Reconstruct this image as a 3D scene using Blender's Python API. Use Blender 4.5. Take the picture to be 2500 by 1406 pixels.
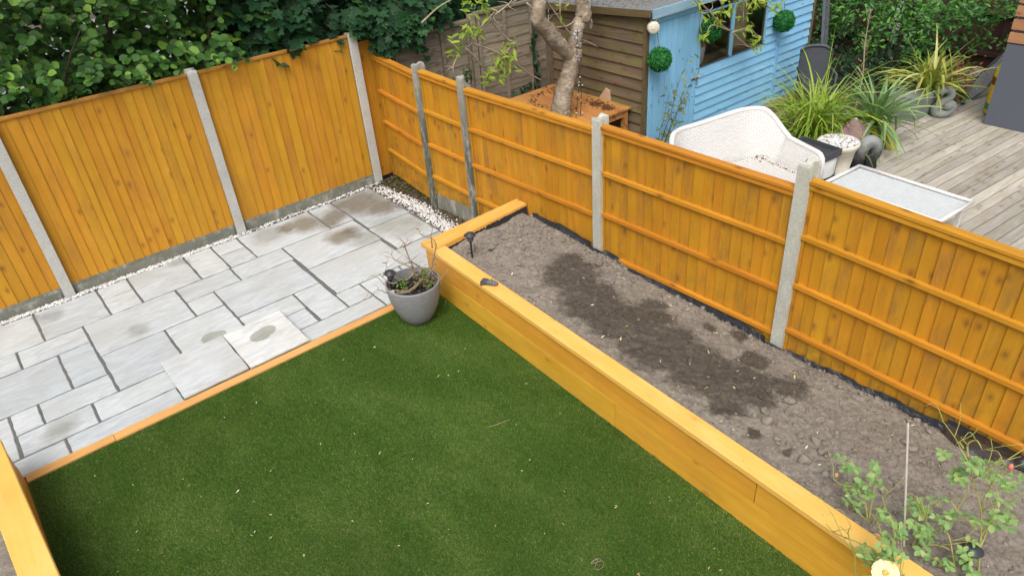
import bpy, math, random
import numpy as np
from mathutils import Matrix, Vector

random.seed(7)
rng = np.random.default_rng(7)
S = bpy.context.scene
COL = S.collection
for o in list(bpy.data.objects):
    bpy.data.objects.remove(o)

# ---------------------------------------------------------------- camera
cam = bpy.data.objects.new('camera', bpy.data.cameras.new('camera'))
COL.objects.link(cam)
S.camera = cam
CAM = Vector((-3.9566, -8.0036, 3.8857))
def camera_matrix(yaw, pitch, roll):
    a, b, c = (math.radians(v) for v in (yaw, pitch, roll))
    fw = Vector((-math.sin(a)*math.cos(b), math.cos(a)*math.cos(b), math.sin(b)))
    r = Vector((math.cos(a), math.sin(a), 0)); u = r.cross(fw)
    r2 = math.cos(c)*r + math.sin(c)*u; u2 = r2.cross(fw)
    m = Matrix((r2, u2, -fw)).transposed().to_4x4()
    m.translation = CAM
    return m
cam.matrix_world = camera_matrix(-36.9433, -33.1096, -4.8079)
cam.data.sensor_width = 36
cam.data.lens = 1751.08/2500*36
cam.data.clip_start = .05
cam.data.clip_end = 300

# ---------------------------------------------------------------- sky, sun, exposure
SUN_EL, SUN_AZ = 55, 230          # azimuth measured clockwise from +Y
world = bpy.data.worlds.new('World'); S.world = world
world.use_nodes = True
wn = world.node_tree
bg = wn.nodes['Background']
sky = wn.nodes.new('ShaderNodeTexSky')
sky.sky_type = 'NISHITA'; sky.sun_disc = False
sky.sun_elevation = math.radians(SUN_EL); sky.sun_rotation = math.radians(SUN_AZ)
sky.air_density = 1.0; sky.dust_density = 6.0; sky.ozone_density = 1.0
hs = wn.nodes.new('ShaderNodeHueSaturation'); hs.inputs['Saturation'].default_value = .35
wn.links.new(sky.outputs[0], hs.inputs['Color'])
wn.links.new(hs.outputs[0], bg.inputs['Color'])
bg.inputs['Strength'].default_value = .15
sl = bpy.data.lights.new('sun', 'SUN'); sl.energy = 1.0; sl.angle = math.radians(40); sl.color = (1, .975, .94)
sun = bpy.data.objects.new('sun', sl); COL.objects.link(sun)
_e, _a = math.radians(SUN_EL), math.radians(SUN_AZ)
_d = Vector((math.sin(_a)*math.cos(_e), math.cos(_a)*math.cos(_e), math.sin(_e)))
sun.rotation_euler = _d.to_track_quat('Z', 'Y').to_euler()
S.view_settings.view_transform = 'Standard'
S.view_settings.look = 'None'
S.view_settings.exposure = .30
S.view_settings.gamma = 1
S.view_settings.use_curve_mapping = False

# ---------------------------------------------------------------- materials
class NT:
    def __init__(s, name):
        s.m = bpy.data.materials.new(name); s.m.use_nodes = True
        s.t = s.m.node_tree; s.t.nodes.clear()
        s.out = s.t.nodes.new('ShaderNodeOutputMaterial')
        s._c = {}
    def n(s, typ, attrs=None, **inp):
        d = s.t.nodes.new('ShaderNode'+typ)
        for k, v in (attrs or {}).items(): setattr(d, k, v)
        for k, v in inp.items(): s.put(d.inputs[k.replace('_', ' ')], v)
        return d
    def put(s, sock, v):
        if isinstance(v, bpy.types.NodeSocket): s.t.links.new(v, sock)
        elif isinstance(v, (tuple, list)) and len(v) == 3 and sock.type == 'RGBA': sock.default_value = (*v, 1)
        else: sock.default_value = v
    def obj(s):
        if 'o' not in s._c: s._c['o'] = s.n('TexCoord').outputs['Object']
        return s._c['o']
    def uv(s): return s.n('TexCoord').outputs['UV']
    def pos(s):
        if 'p' not in s._c: s._c['p'] = s.n('NewGeometry').outputs['Position']
        return s._c['p']
    def rnd(s):
        if 'r' not in s._c: s._c['r'] = s.n('ObjectInfo').outputs['Random']
        return s._c['r']
    def island(s): return s.n('NewGeometry').outputs['Random Per Island']
    def map(s, v, scale=(1, 1, 1), loc=(0, 0, 0), rot=(0, 0, 0)):
        d = s.n('Mapping'); s.put(d.inputs['Vector'], v)
        d.inputs['Scale'].default_value = scale; d.inputs['Location'].default_value = loc
        d.inputs['Rotation'].default_value = rot
        return d.outputs[0]
    def math(s, op, a, b=0., c=0., clamp=False):
        d = s.n('Math', {'operation': op, 'use_clamp': clamp})
        s.put(d.inputs[0], a); s.put(d.inputs[1], b); s.put(d.inputs[2], c)
        return d.outputs[0]
    def noise(s, v, scale=5, detail=4, rough=.55, dist=0, w=None):
        d = s.n('TexNoise', {'noise_dimensions': '4D'})
        s.put(d.inputs['Vector'], v); d.inputs['Scale'].default_value = scale
        d.inputs['Detail'].default_value = detail; d.inputs['Roughness'].default_value = rough
        d.inputs['Distortion'].default_value = dist
        s.put(d.inputs['W'], s.math('MULTIPLY', s.rnd(), 40.) if w is None else w)
        return d.outputs['Fac']
    def ramp(s, f, *stops):
        d = s.n('ValToRGB'); s.put(d.inputs[0], f)
        e = d.color_ramp.elements
        while len(e) < len(stops): e.new(.5)
        for el, (p, c) in zip(e, stops):
            el.position = p; el.color = (c, c, c, 1) if isinstance(c, (int, float)) else (*c, 1)
        return d.outputs[0]
    def mix(s, f, a, b, blend='MIX'):
        d = s.n('Mix', {'data_type': 'RGBA', 'blend_type': blend})
        s.put(d.inputs[0], f); s.put(d.inputs[6], a); s.put(d.inputs[7], b)
        return d.outputs[2]
    def vary(s, col, amt, hue=0, src=None):
        src = src or s.rnd()
        d = s.n('HueSaturation'); s.put(d.inputs['Color'], col)
        s.put(d.inputs['Value'], s.math('MULTIPLY_ADD', src, 2*amt, 1-amt))
        if hue:
            k = s.math('FRACT', s.math('MULTIPLY', src, 17.3))
            s.put(d.inputs['Hue'], s.math('MULTIPLY_ADD', k, 2*hue, .5-hue))
        return d.outputs[0]
    def bump(s, h, strength=.3, dist=.01, nrm=None):
        d = s.n('Bump'); s.put(d.inputs['Height'], h)
        d.inputs['Strength'].default_value = strength; d.inputs['Distance'].default_value = dist
        if nrm: s.put(d.inputs['Normal'], nrm)
        return d.outputs[0]
    def blobs(s, lst, dist=.25, scale=3., soft=.25, zscale=0., brk=0.):
        p = s.pos()
        nz = s.n('TexNoise'); s.put(nz.inputs['Vector'], p); nz.inputs['Scale'].default_value = scale
        nz.inputs['Detail'].default_value = 6; nz.inputs['Roughness'].default_value = .65
        off = s.n('VectorMath', {'operation': 'SUBTRACT'}); s.put(off.inputs[0], nz.outputs['Color']); off.inputs[1].default_value = (.5, .5, .5)
        sc = s.n('VectorMath', {'operation': 'SCALE'}); s.put(sc.inputs[0], off.outputs[0]); sc.inputs['Scale'].default_value = dist*2
        ad = s.n('VectorMath', {'operation': 'ADD'}); s.put(ad.inputs[0], p); s.put(ad.inputs[1], sc.outputs[0])
        fl = s.n('VectorMath', {'operation': 'MULTIPLY'}); s.put(fl.inputs[0], ad.outputs[0]); fl.inputs[1].default_value = (1, 1, zscale)
        cur = None
        for q in lst:
            c, r = (q[0], q[1], (q[2] if len(q) > 3 else 0)*zscale), q[-1]
            d = s.n('VectorMath', {'operation': 'DISTANCE'}); s.put(d.inputs[0], fl.outputs[0]); d.inputs[1].default_value = c
            v = s.math('DIVIDE', d.outputs['Value'], r)
            cur = v if cur is None else s.math('MINIMUM', cur, v)
        if brk:
            cur = s.math('MULTIPLY_ADD', s.math('SUBTRACT', s.noise(p, 13, 8, .72, w=1.5), .5), brk, cur)
        return s.ramp(s.math('MULTIPLY', cur, .5), (.5*(1-soft), 1.), (.5, 0.))
    def done(s, col, rough=.7, nrm=None, spec=.3, trans=0, metal=0, **kw):
        b = s.n('BsdfPrincipled'); s.put(b.inputs['Base Color'], col); s.put(b.inputs['Roughness'], rough)
        b.inputs['Specular IOR Level'].default_value = spec; b.inputs['Metallic'].default_value = metal
        if nrm: s.put(b.inputs['Normal'], nrm)
        for k, v in kw.items(): s.put(b.inputs[k.replace('_', ' ')], v)
        sh = b.outputs[0]
        if trans:
            t = s.n('BsdfTranslucent'); s.put(t.inputs['Color'], col)
            mx = s.n('MixShader'); mx.inputs[0].default_value = trans
            s.t.links.new(sh, mx.inputs[1]); s.t.links.new(t.outputs[0], mx.inputs[2]); sh = mx.outputs[0]
        s.t.links.new(sh, s.out.inputs['Surface'])
        return s.m

def plain(name, c, c2=None, scale=20, rough=.7, bump=.2, spec=.3, vary=.06, bdist=.004, stretch=(1, 1, 1), metal=0):
    g = NT(name); v = g.map(g.obj(), stretch)
    n = g.noise(v, scale, 5, .6)
    c2 = c2 or tuple(x*.75 for x in c)
    col = g.vary(g.ramp(n, (.3, c2), (.7, c)), vary)
    return g.done(col, rough, g.bump(n, bump, bdist), spec, metal=metal)

def wood(name, hi, lo, axis, rough=.6, grain=1., knots=.5, vary=.12, hue=.008, bump=.35, wear=None, wearamt=.5, spec=.25, kcol=(.12, .045, .012), algae=None, contrast=1., wpos=.5):
    """stained or raw timber; the grain runs along the given axis"""
    g = NT(name); o = g.obj()
    st = [26., 26., 26.]; st[axis] = 1.3
    kt = [8.5, 8.5, 8.5]; kt[axis] = 2.3
    gr = g.noise(g.map(o, tuple(st)), grain, 6, .62, .6)
    gc = g.math('MULTIPLY_ADD', g.math('SUBTRACT', gr, .45), contrast, .45)
    big = g.noise(o, 2.6, 3, .6)
    col = g.ramp(gc, (.28, lo), (.62, hi))
    col = g.mix(g.math('MULTIPLY', g.ramp(big, (.35, 0.), (.72, 1.)), .42), col, tuple(.62*a+.1*b for a, b in zip(lo, hi)))
    if knots:
        xyz = g.n('SeparateXYZ', Vector=o).outputs
        oth = [xyz[i] for i in range(3) if i != axis]
        uu = g.math('MULTIPLY_ADD', g.math('ADD', oth[0], oth[1]), 9.5, g.math('MULTIPLY', g.rnd(), 23.))
        vv_ = g.math('MULTIPLY_ADD', xyz[axis], 5.2, g.math('MULTIPLY', g.rnd(), 7.))
        vo = g.n('TexVoronoi', {'voronoi_dimensions': '2D'}); g.put(vo.inputs['Vector'], g.n('CombineXYZ', X=uu, Y=vv_).outputs[0])
        vo.inputs['Scale'].default_value = 1.
        sel = g.math('GREATER_THAN', g.n('SeparateColor', Color=vo.outputs['Color']).outputs[0], 1-knots)
        kd = g.math('ADD', vo.outputs['Distance'], g.math('MULTIPLY', g.math('SUBTRACT', gr, .5), .22))
        k = g.ramp(kd, (.05, 1.), (.13, .5), (.30, 0.))
        k = g.math('MULTIPLY', k, sel)
        col = g.mix(g.math('MULTIPLY', k, .7), col, kcol)
        h = g.math('ADD', gr, k)
    else: h = gr
    if wear:
        wz = g.noise(g.map(o, tuple(6. if i != axis else 1.6 for i in range(3))), 1., 6, .7)
        col = g.mix(g.math('MULTIPLY', g.ramp(wz, (wpos, 0.), (wpos+.16, 1.)), wearamt), col, wear)
    if algae:
        z = g.n('SeparateXYZ', Vector=g.pos()).outputs[2]
        an = g.noise(g.pos(), 9, 5, .7, w=0.)
        am = g.math('MULTIPLY', g.ramp(an, (.45, 0.), (.62, 1.)), g.ramp(z, (algae[0], 1.), (algae[1], 0.)))
        col = g.mix(g.math('MULTIPLY', am, .6), col, algae[2])
    col = g.vary(col, vary, hue)
    return g.done(col, rough, g.bump(h, bump, .004), spec)

def leafmat(name, lo, mid, hi, rough=.5, trans=.3, spec=.35, hipos=.8):
    g = NT(name)
    r = g.math('FRACT', g.math('ADD', g.island(), g.rnd()))
    col = g.ramp(r, (.0, lo), (.5, mid), (hipos, mid), (1., hi))
    n = g.noise(g.obj(), 18, 3, .6)
    col = g.mix(g.math('MULTIPLY', n, .3), col, tuple(.5*x for x in mid))
    return g.done(col, rough, g.bump(n, .25, .01), spec, trans)

MT = {}
STAIN_HI, STAIN_LO = (.56, .265, .032), (.40, .165, .016)
MT['fence_back'] = wood('stained_fence_wood', (.60, .300, .026), (.48, .212, .013), 2, knots=.12, vary=.06, hue=.005, kcol=(.20, .08, .02), wear=(.36, .17, .035), wearamt=.55, contrast=.6, grain=.8)
MT['fence_right'] = wood('stained_fence_wood_weathered', (.55, .262, .018), (.43, .185, .010), 2, knots=.20, vary=.06, hue=.005, kcol=(.17, .07, .018), wear=(.20, .115, .04), wearamt=.55, contrast=.7, grain=.8, algae=(.25, .62, (.13, .11, .03)))
MT['rail'] = wood('stained_rail_wood', (.60, .27, .025), (.46, .19, .014), 1, knots=.15, vary=.05)
MT['rail_x'] = wood('stained_capping_wood', (.52, .26, .05), (.36, .17, .035), 0, knots=.1, vary=.05, wear=(.16, .12, .07))
MT['bed'] = wood('yellow_stained_sleeper', (.72, .385, .045), (.64, .315, .028), 1, knots=.12, kcol=(.38, .16, .03), contrast=1.5, wear=(.52, .25, .04), wearamt=.45, vary=.05, rough=.55, grain=.8, bump=.25)
MT['cap'] = wood('yellow_stained_capping', (.85, .50, .125), (.80, .45, .095), 1, wear=(.86, .56, .19), wearamt=.6, contrast=1.5, knots=.05, vary=.03, rough=.5, grain=.7, bump=.15, kcol=(.5, .25, .04))
MT['cap_x'] = wood('yellow_stained_end_capping', (.83, .47, .10), (.77, .41, .075), 0, wear=(.86, .54, .16), wearamt=.4, knots=.05, vary=.03, rough=.5, grain=.7, bump=.15, kcol=(.5, .25, .04))
MT['edging'] = wood('pale_orange_edging', (.72, .41, .14), (.62, .32, .095), 0, knots=.05, vary=.04)
MT['oldfence'] = wood('weathered_lap_fence', (.30, .255, .19), (.16, .13, .092), 0, knots=.3, vary=.2, rough=.85, bump=.6, wear=(.10, .10, .055), wearamt=.5)
MT['shed_brown'] = wood('weathered_shed_board', (.20, .145, .095), (.115, .08, .05), 1, knots=.45, vary=.2, rough=.85, bump=.5, wear=(.16, .16, .04), wearamt=.7, wpos=.47)
MT['shed_blue'] = wood('blue_painted_board', (.275, .575, .83), (.23, .505, .77), 0, knots=.1, vary=.05, hue=.004, rough=.55, bump=.2, kcol=(.1, .2, .3), wear=(.38, .65, .85), wearamt=.45)
MT['shed_blue_v'] = wood('blue_painted_door_board', (.275, .575, .83), (.23, .505, .77), 2, knots=.1, vary=.05, hue=.004, rough=.55, bump=.2, kcol=(.1, .2, .3))
MT['fascia'] = wood('flaking_blue_fascia', (.32, .48, .60), (.22, .38, .5), 0, knots=0, vary=.03, wear=(.42, .40, .36), wearamt=.9)
MT['trim_brown'] = wood('mossy_trim', (.17, .125, .06), (.10, .075, .035), 1, knots=.1, rough=.9, wear=(.11, .12, .04))
MT['table'] = wood('orange_table_wood', (.56, .27, .085), (.44, .19, .055), 1, knots=.2, vary=.04, wear=(.22, .085, .03), wearamt=.4)
MT['deck'] = wood('grey_deck_board', (.49, .46, .405), (.34, .305, .25), 0, knots=.2, vary=.2, rough=.8, wear=(.25, .20, .10), wearamt=.6, kcol=(.18, .14, .1))
MT['timber'] = wood('grey_sleeper', (.33, .26, .17), (.2, .15, .09), 0, knots=.3, rough=.85)
MT['darkfence'] = wood('dark_brown_fence', (.075, .04, .03), (.045, .025, .02), 2, knots=.2, vary=.15, rough=.9)

def m_concrete(name, c, alg=0., spots=.4):
    g = NT(name); o = g.obj()
    n = g.noise(o, 60, 6, .7); b = g.noise(o, 4, 4, .6)
    col = g.ramp(n, (.3, tuple(x*.72 for x in c)), (.62, c))
    col = g.mix(g.math('MULTIPLY', g.ramp(b, (.45, 0.), (.7, 1.)), spots), col, tuple(x*.55 for x in c))
    if alg:
        a = g.noise(g.map(o, (7, 7, 3)), 1.4, 6, .7)
        z = g.n('SeparateXYZ', Vector=g.pos()).outputs[2]
        f = g.math('MULTIPLY', g.ramp(a, (.34, 0.), (.5, 1.)), g.ramp(g.math('DIVIDE', z, 2.), (.45, 1.), (.95, .15)))
        col = g.mix(g.math('MULTIPLY', f, alg), col, (.055, .07, .05))
    return g.done(g.vary(col, .05), .9, g.bump(n, .5, .004), .2)
MT['concrete'] = m_concrete('grey_concrete', (.54, .54, .50))
MT['concrete_alg'] = m_concrete('algae_concrete', (.46, .45, .40), .85)
MT['concrete_pale'] = m_concrete('pale_concrete', (.60, .60, .52), .2, .2)
MT['gboard'] = m_concrete('stained_concrete', (.45, .44, .375), .6, .85)

def m_stone(name, c, wet):
    g = NT(name); o = g.obj()
    tint = g.ramp(g.rnd(), (0., (c[0]*.94, c[1]*.965, c[2]*.99)), (.4, c), (.75, (c[0]*1.02, c[1]*1.0, c[2]*.97)), (1., (c[0]*.9, c[1]*.9, c[2]*.9)))
    st = g.noise(g.map(o, (2.0, 8, 4), rot=(0, 0, .35)), 1.3, 9, .7, 2.0)
    cl = g.noise(o, 1.8, 5, .6)
    fine = g.noise(o, 45, 5, .7)
    col = g.mix(g.ramp(st, (.40, .0), (.62, .85)), tint, tuple(x*.72 for x in c))
    col = g.mix(g.ramp(cl, (.46, 0.), (.68, .7)), col, (c[0]*.76, c[1]*.73, c[2]*.67))
    col = g.mix(g.ramp(fine, (.3, .25), (.45, 0.)), col, tuple(x*.7 for x in c))
    rough = .75
    if wet:
        for lst, wc, dd, soft, sc, bk in wet:
            mk = g.blobs(lst, dd, sc, soft, brk=bk)
            col = g.mix(g.math('MULTIPLY', mk, wc[3]), col, g.mix(1., col, wc[:3], 'MULTIPLY'))
    h = g.math('ADD', g.math('MULTIPLY', st, .7), g.math('MULTIPLY', fine, .3))
    return g.done(g.vary(col, .11), rough, g.bump(h, .6, .01), .3)
PATCH_BROWN = [(-.46, -.38, .46), (-.34, -.68, .30), (-.62, -.28, .26), (-.86, -.44, .25), (-1.0, -.54, .24), (-1.22, -.36, .30), (-1.4, -.30, .2), (-1.05, -.98, .26)]
PATCH_GREY = [(-.40, -1.34, .36), (-.55, -1.2, .28), (-.3, -1.9, .25), (-1.65, -.3, .3), (-.9, -1.25, .25), (-3.4, -1.2, .15), (-4.3, -2.2, .18), (-4.0, -.27, .15), (-2.69, -.12, .13), (-2.62, -.19, .08), (-4.12, -.18, .08), (-.9, -.95, .16), (-.2, -.85, .08)]
PATCH_STEP = [(-2.58, -2.24, .10), (-2.50, -2.215, .09), (-2.91, -1.86, .105), (-2.84, -1.86, .07)]
MT['stone'] = m_stone('grey_sandstone', (.545, .585, .605), [
    (PATCH_BROWN, (.45, .385, .30, .95), .13, .6, 4.5, .5), (PATCH_GREY, (.66, .65, .61, .9), .10, .6, 5., .5), (PATCH_STEP, (.60, .60, .53, .95), .02, .16, 7., .12)])
MT['stone_step'] = m_stone('pale_sandstone', (.66, .68, .68), [(PATCH_STEP, (.55, .555, .48, .95), .02, .16, 7., .12)])
MT['mortar'] = plain('grey_mortar', (.155, .155, .15), (.11, .11, .105), 60, .9)

def m_soil():
    g = NT('garden_soil'); p = g.pos()
    n = g.noise(p, 30, 8, .72, w=0.); b = g.noise(p, 3.2, 5, .65, w=3.); f = g.noise(p, 160, 3, .6, w=5.)
    col = g.ramp(n, (.3, (.125, .106, .087)), (.5, (.245, .215, .178)), (.7, (.355, .318, .268)))
    col = g.mix(g.ramp(b, (.4, 0.), (.7, .35)), col, (.23, .19, .145))
    col = g.mix(g.ramp(f, (.66, 0.), (.74, .6)), col, (.40, .36, .30))
    wet = g.blobs([(-.27, -4.0, .33), (-.14, -3.85, .2), (-.36, -4.3, .32), (-.45, -4.5, .33), (-.42, -4.75, .36), (-.52, -5.2, .37), (-.45, -5.6, .37), (-.36, -5.9, .30), (-.05, -4.76, .16), (-.2, -4.85, .24), (-.13, -6.08, .17),
                   (.17, -5.45, .10), (-.03, -5.74, .14), (-.66, -5.95, .16), (.08, -5.27, .08), (-.74, -6.25, .07), (-.72, -6.45, .05), (-.35, -5.2, .3)], .12, 5., .36, brk=1.3)
    wet = g.math('MULTIPLY', wet, g.ramp(g.noise(p, 11, 6, .7, w=8.), (.3, .7), (.5, 1.)))
    col = g.mix(g.math('MULTIPLY', wet, .95), col, g.mix(1., col, (.33, .315, .30), 'MULTIPLY'))
    ro = g.math('MULTIPLY_ADD', wet, -.25, .95)
    h = g.math('ADD', n, g.math('MULTIPLY', f, .4))
    return g.done(col, ro, g.bump(h, .9, .012), .25)
MT['soil'] = m_soil()
MT['ground'] = plain('bare_ground', (.12, .09, .065), (.06, .048, .035), 8, .95, .6)
MT['yard'] = plain('pale_yard', (.30, .30, .29), (.20, .20, .2), 2, .9)

def m_turf(name, blade):
    g = NT(name); p = g.pos()
    big = g.noise(g.map(p, (1.5, .8, 0)), 1.5, 6, .62, w=2.); mid = g.noise(g.map(p, (2.2, .8, 0)), 3.5, 6, .68, w=4.)
    if blade:
        r = g.island()
        col = g.ramp(r, (0., (.012, .050, .003)), (.35, (.042, .125, .006)), (.72, (.080, .195, .011)), (.88, (.13, .23, .025)), (.93, (.25, .23, .075)), (1., (.21, .21, .07)))
    else:
        col = g.ramp(g.noise(p, 120, 3, .7, w=0.), (.3, (.03, .058, .010)), (.7, (.065, .11, .018)))
    col = g.mix(g.ramp(big, (.44, 0.), (.66, 1.)), col, g.mix(1., col, (1.55, 1.32, 1.9), 'MULTIPLY'))  # paints pale sheen patches of the leaning pile into the colour
    col = g.mix(g.ramp(mid, (.5, 0.), (.75, .45)), col, g.mix(1., col, (.74, .76, .74), 'MULTIPLY'))
    return g.done(col, .62, None, .25, .12 if blade else 0)
MT['turf'] = m_turf('artificial_turf_backing', False)
MT['blade'] = m_turf('artificial_turf_fibre', True)

def m_island(name, stops, rough=.7, spec=.3):
    g = NT(name); r = g.math('FRACT', g.math('ADD', g.island(), g.rnd()))
    return g.done(g.ramp(r, *stops), rough, g.bump(g.noise(g.obj(), 80, 3), .3, .003), spec)
MT['chips'] = m_island('white_stone_chips', [(0., (.45, .43, .40)), (.25, (.66, .65, .63)), (.7, (.80, .80, .79)), (.9, (.74, .72, .68)), (1., (.38, .33, .27))])
MT['clod'] = MT['soil']
MT['litter'] = m_island('fallen_petals', [(0., (.62, .55, .25)), (.4, (.75, .72, .5)), (.7, (.35, .4, .1)), (1., (.6, .45, .2))])
MT['crumbs'] = m_island('dark_leaf_crumbs', [(0., (.09, .035, .015)), (1., (.16, .07, .03))])
MT['hazel'] = leafmat('hazel_leaf', (.018, .060, .012), (.065, .175, .028), (.25, .45, .055), hipos=.80)
MT['sycamore'] = leafmat('sycamore_leaf', (.012, .045, .020), (.026, .090, .030), (.06, .17, .035), hipos=.85)
MT['cherry'] = leafmat('young_tree_leaf', (.20, .34, .035), (.34, .46, .045), (.48, .50, .09), trans=.35)
MT['rose'] = leafmat('rose_leaf', (.16, .32, .10), (.29, .47, .15), (.44, .58, .2), trans=.3)
MT['laurel'] = leafmat('hedge_leaf', (.018, .075, .014), (.055, .19, .022), (.16, .38, .04), spec=.5, rough=.4, hipos=.7)
MT['ivy'] = leafmat('ivy_leaf', (.008, .035, .014), (.02, .07, .025), (.04, .11, .04))
MT['topiary'] = leafmat('plastic_topiary_leaf', (.012, .12, .025), (.03, .27, .05), (.09, .42, .09), spec=.4)
MT['clump'] = leafmat('lime_grass_blade', (.17, .31, .03), (.36, .50, .05), (.56, .58, .18), trans=.3)
MT['cordyline'] = leafmat('grey_green_strap_leaf', (.14, .27, .09), (.27, .42, .16), (.45, .55, .28), trans=.2)
MT['yellowleaf'] = leafmat('yellow_strap_leaf', (.55, .45, .03), (.68, .52, .03), (.72, .45, .05), trans=.3)
MT['phormium'] = leafmat('variegated_strap_leaf', (.22, .30, .05), (.45, .46, .09), (.66, .62, .28), trans=.25)
MT['redleaf'] = leafmat('red_leaf', (.16, .05, .03), (.30, .09, .05), (.42, .17, .09))
MT['shrubleaf'] = leafmat('small_green_leaf', (.10, .25, .03), (.22, .42, .05), (.30, .5, .08))
MT['pelargonium'] = leafmat('willow_leaf', (.12, .16, .05), (.22, .27, .09), (.35, .36, .18))

def m_bark():
    g = NT('cherry_bark'); o = g.obj()
    n = g.noise(g.map(o, (9, 9, 17)), 1., 7, .7, 1.2); b = g.noise(o, 5, 5, .6)
    col = g.ramp(n, (.3, (.13, .095, .06)), (.5, (.30, .235, .165)), (.68, (.50, .44, .36)))
    col = g.mix(g.ramp(b, (.45, 0.), (.7, .6)), col, (.16, .12, .07))
    return g.done(col, .8, g.bump(n, .45, .01), .25)
MT['bark'] = m_bark()
MT['twig'] = plain('pale_twig', (.42, .34, .25), (.25, .19, .13), 30, .8)
MT['twigpot'] = plain('bare_branch', (.42, .33, .21), (.20, .14, .09), 40, .85)
MT['stem'] = plain('green_rose_stem', (.46, .46, .13), (.30, .30, .08), 30, .6)
MT['darkstem'] = plain('dark_stem', (.07, .05, .035), None, 20, .9)
MT['cane'] = plain('bamboo_cane', (.56, .50, .44), (.42, .36, .31), 14, .6)
MT['pot'] = plain('grey_glazed_pot', (.29, .29, .295), (.19, .19, .195), 3., .55, .3, .35, 0, .003, (6, 6, 40))
MT['compost'] = plain('dark_compost', (.035, .032, .034), (.012, .011, .012), 60, .9, 1., .3, 0, .02)
MT['blackplastic'] = plain('black_plastic', (.018, .019, .021), (.012, .012, .013), 12, .45, .1, .5, 0)
MT['lampblack'] = plain('charcoal_plastic', (.045, .048, .055), (.03, .032, .036), 12, .42, .05, .5, 0)
def m_liner(name, bump, spec, coat):
    g = NT(name); n = g.noise(g.pos(), 16, 4, .6, .8, w=0.)
    return g.done((.022, .024, .028), .25, g.bump(n, bump, .02), spec, Coat_Weight=coat)
MT['liner'] = m_liner('black_liner', .8, .6, 0.)
MT['liner_wet'] = m_liner('wet_black_liner', .15, 1., 1.)
MT['solar'] = plain('solar_cell', (.05, .06, .08), None, 5, .15, 0, .8, 0)
MT['clearplastic'] = plain('frosted_lens', (.35, .37, .38), None, 5, .25, 0, .5, 0)
MT['glove'] = plain('purple_grey_glove', (.17, .15, .20), (.12, .105, .14), 60, .9, .5)
MT['gloverubber'] = plain('dark_glove_palm', (.10, .085, .09), (.06, .05, .055), 60, .8, .5)
MT['greenband'] = plain('green_band', (.05, .42, .16), None, 5, .6, 0)
MT['felt'] = plain('grey_roof_felt', (.22, .24, .25), (.13, .14, .14), 50, .95, .5)
MT['ledge'] = plain('moss_gravel_felt', (.26, .22, .18), (.12, .10, .07), 40, .95, .8)
MT['cream'] = plain('cream_plastic', (.66, .62, .50), (.6, .56, .45), 4, .5, .05)
MT['string'] = plain('pale_cord', (.55, .5, .42), None, 20, .9)
MT['wire'] = plain('dark_wire', (.035, .03, .03), None, 20, .7)
MT['bulb'] = plain('clear_bulb', (.5, .51, .52), (.35, .36, .37), 9, .12, 0, .9)
MT['rust'] = plain('rusty_latch', (.16, .08, .05), (.09, .05, .035), 40, .8)
MT['alu'] = plain('ladder_metal', (.30, .29, .29), (.2, .19, .19), 20, .4, .1, .5, 0, metal=.6)
MT['interior'] = plain('shed_interior', (.62, .44, .3), (.45, .3, .2), 6, .9)
MT['pinewood'] = plain('pale_pine', (.75, .58, .38), (.62, .45, .27), 10, .8)
MT['white'] = plain('white_plastic', (.75, .75, .73), (.66, .66, .64), 6, .5, .05)
MT['sculpt'] = plain('grey_stone_sculpture', (.27, .285, .275), (.17, .185, .175), 9, .8, .4)
def m_darksculpt():
    g = NT('black_washed_stone'); z = g.n('SeparateXYZ', Vector=g.obj()).outputs[2]
    n = g.noise(g.obj(), 9, 6, .7)
    f = g.math('ADD', g.math('MULTIPLY', z, 1.6), g.math('MULTIPLY', n, .9))
    return g.done(g.ramp(f, (.62, (.02, .02, .022)), (1.0, (.26, .27, .26))), .75, g.bump(n, .3, .01), .3)
MT['darksculpt'] = m_darksculpt()
MT['pinkroof'] = plain('pink_tile', (.34, .22, .22), (.2, .12, .12), 40, .85, .5)
MT['stonegrey'] = plain('light_grey_render', (.42, .42, .41), None, 20, .85)
MT['potcream'] = plain('cream_pot', (.66, .62, .52), (.54, .50, .40), 8, .6, .1)
MT['greypanel'] = plain('slate_grey_panel', (.115, .125, .155), (.10, .11, .135), 90, .75, .3, .3, 0)
MT['slat'] = wood('orange_slat', (.50, .24, .125), (.38, .17, .085), 1, knots=.1, vary=.08)
MT['yellowbag'] = plain('yellow_bag', (.72, .55, .02), (.6, .42, .02), 12, .4, .3, .5)
MT['baggreen'] = plain('bag_green_band', (.03, .25, .08), None, 10, .4)
MT['bagdark'] = plain('bag_dark_print', (.04, .02, .015), None, 10, .4)
MT['bagbrown'] = plain('bag_brown_print', (.22, .08, .01), None, 10, .4)
MT['rugback'] = plain('rug_underside', (.16, .18, .2), None, 60, .95)
MT['rugdark'] = plain('rug_dark', (.085, .095, .11), None, 90, .95)
MT['ruglight'] = plain('rug_light', (.47, .49, .52), None, 90, .95)
MT['petal'] = plain('cream_petal', (.82, .76, .52), (.8, .68, .32), 30, .6, .1)
MT['petalheart'] = plain('yellow_flower_heart', (.82, .55, .06), None, 30, .6)
MT['budred'] = plain('red_bud', (.55, .07, .06), (.7, .3, .2), 60, .6)
MT['budpeach'] = plain('peach_bud', (.72, .42, .2), None, 60, .6)
MT['timberdark'] = plain('wet_dark_timber', (.06, .045, .03), None, 20, .9)

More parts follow.
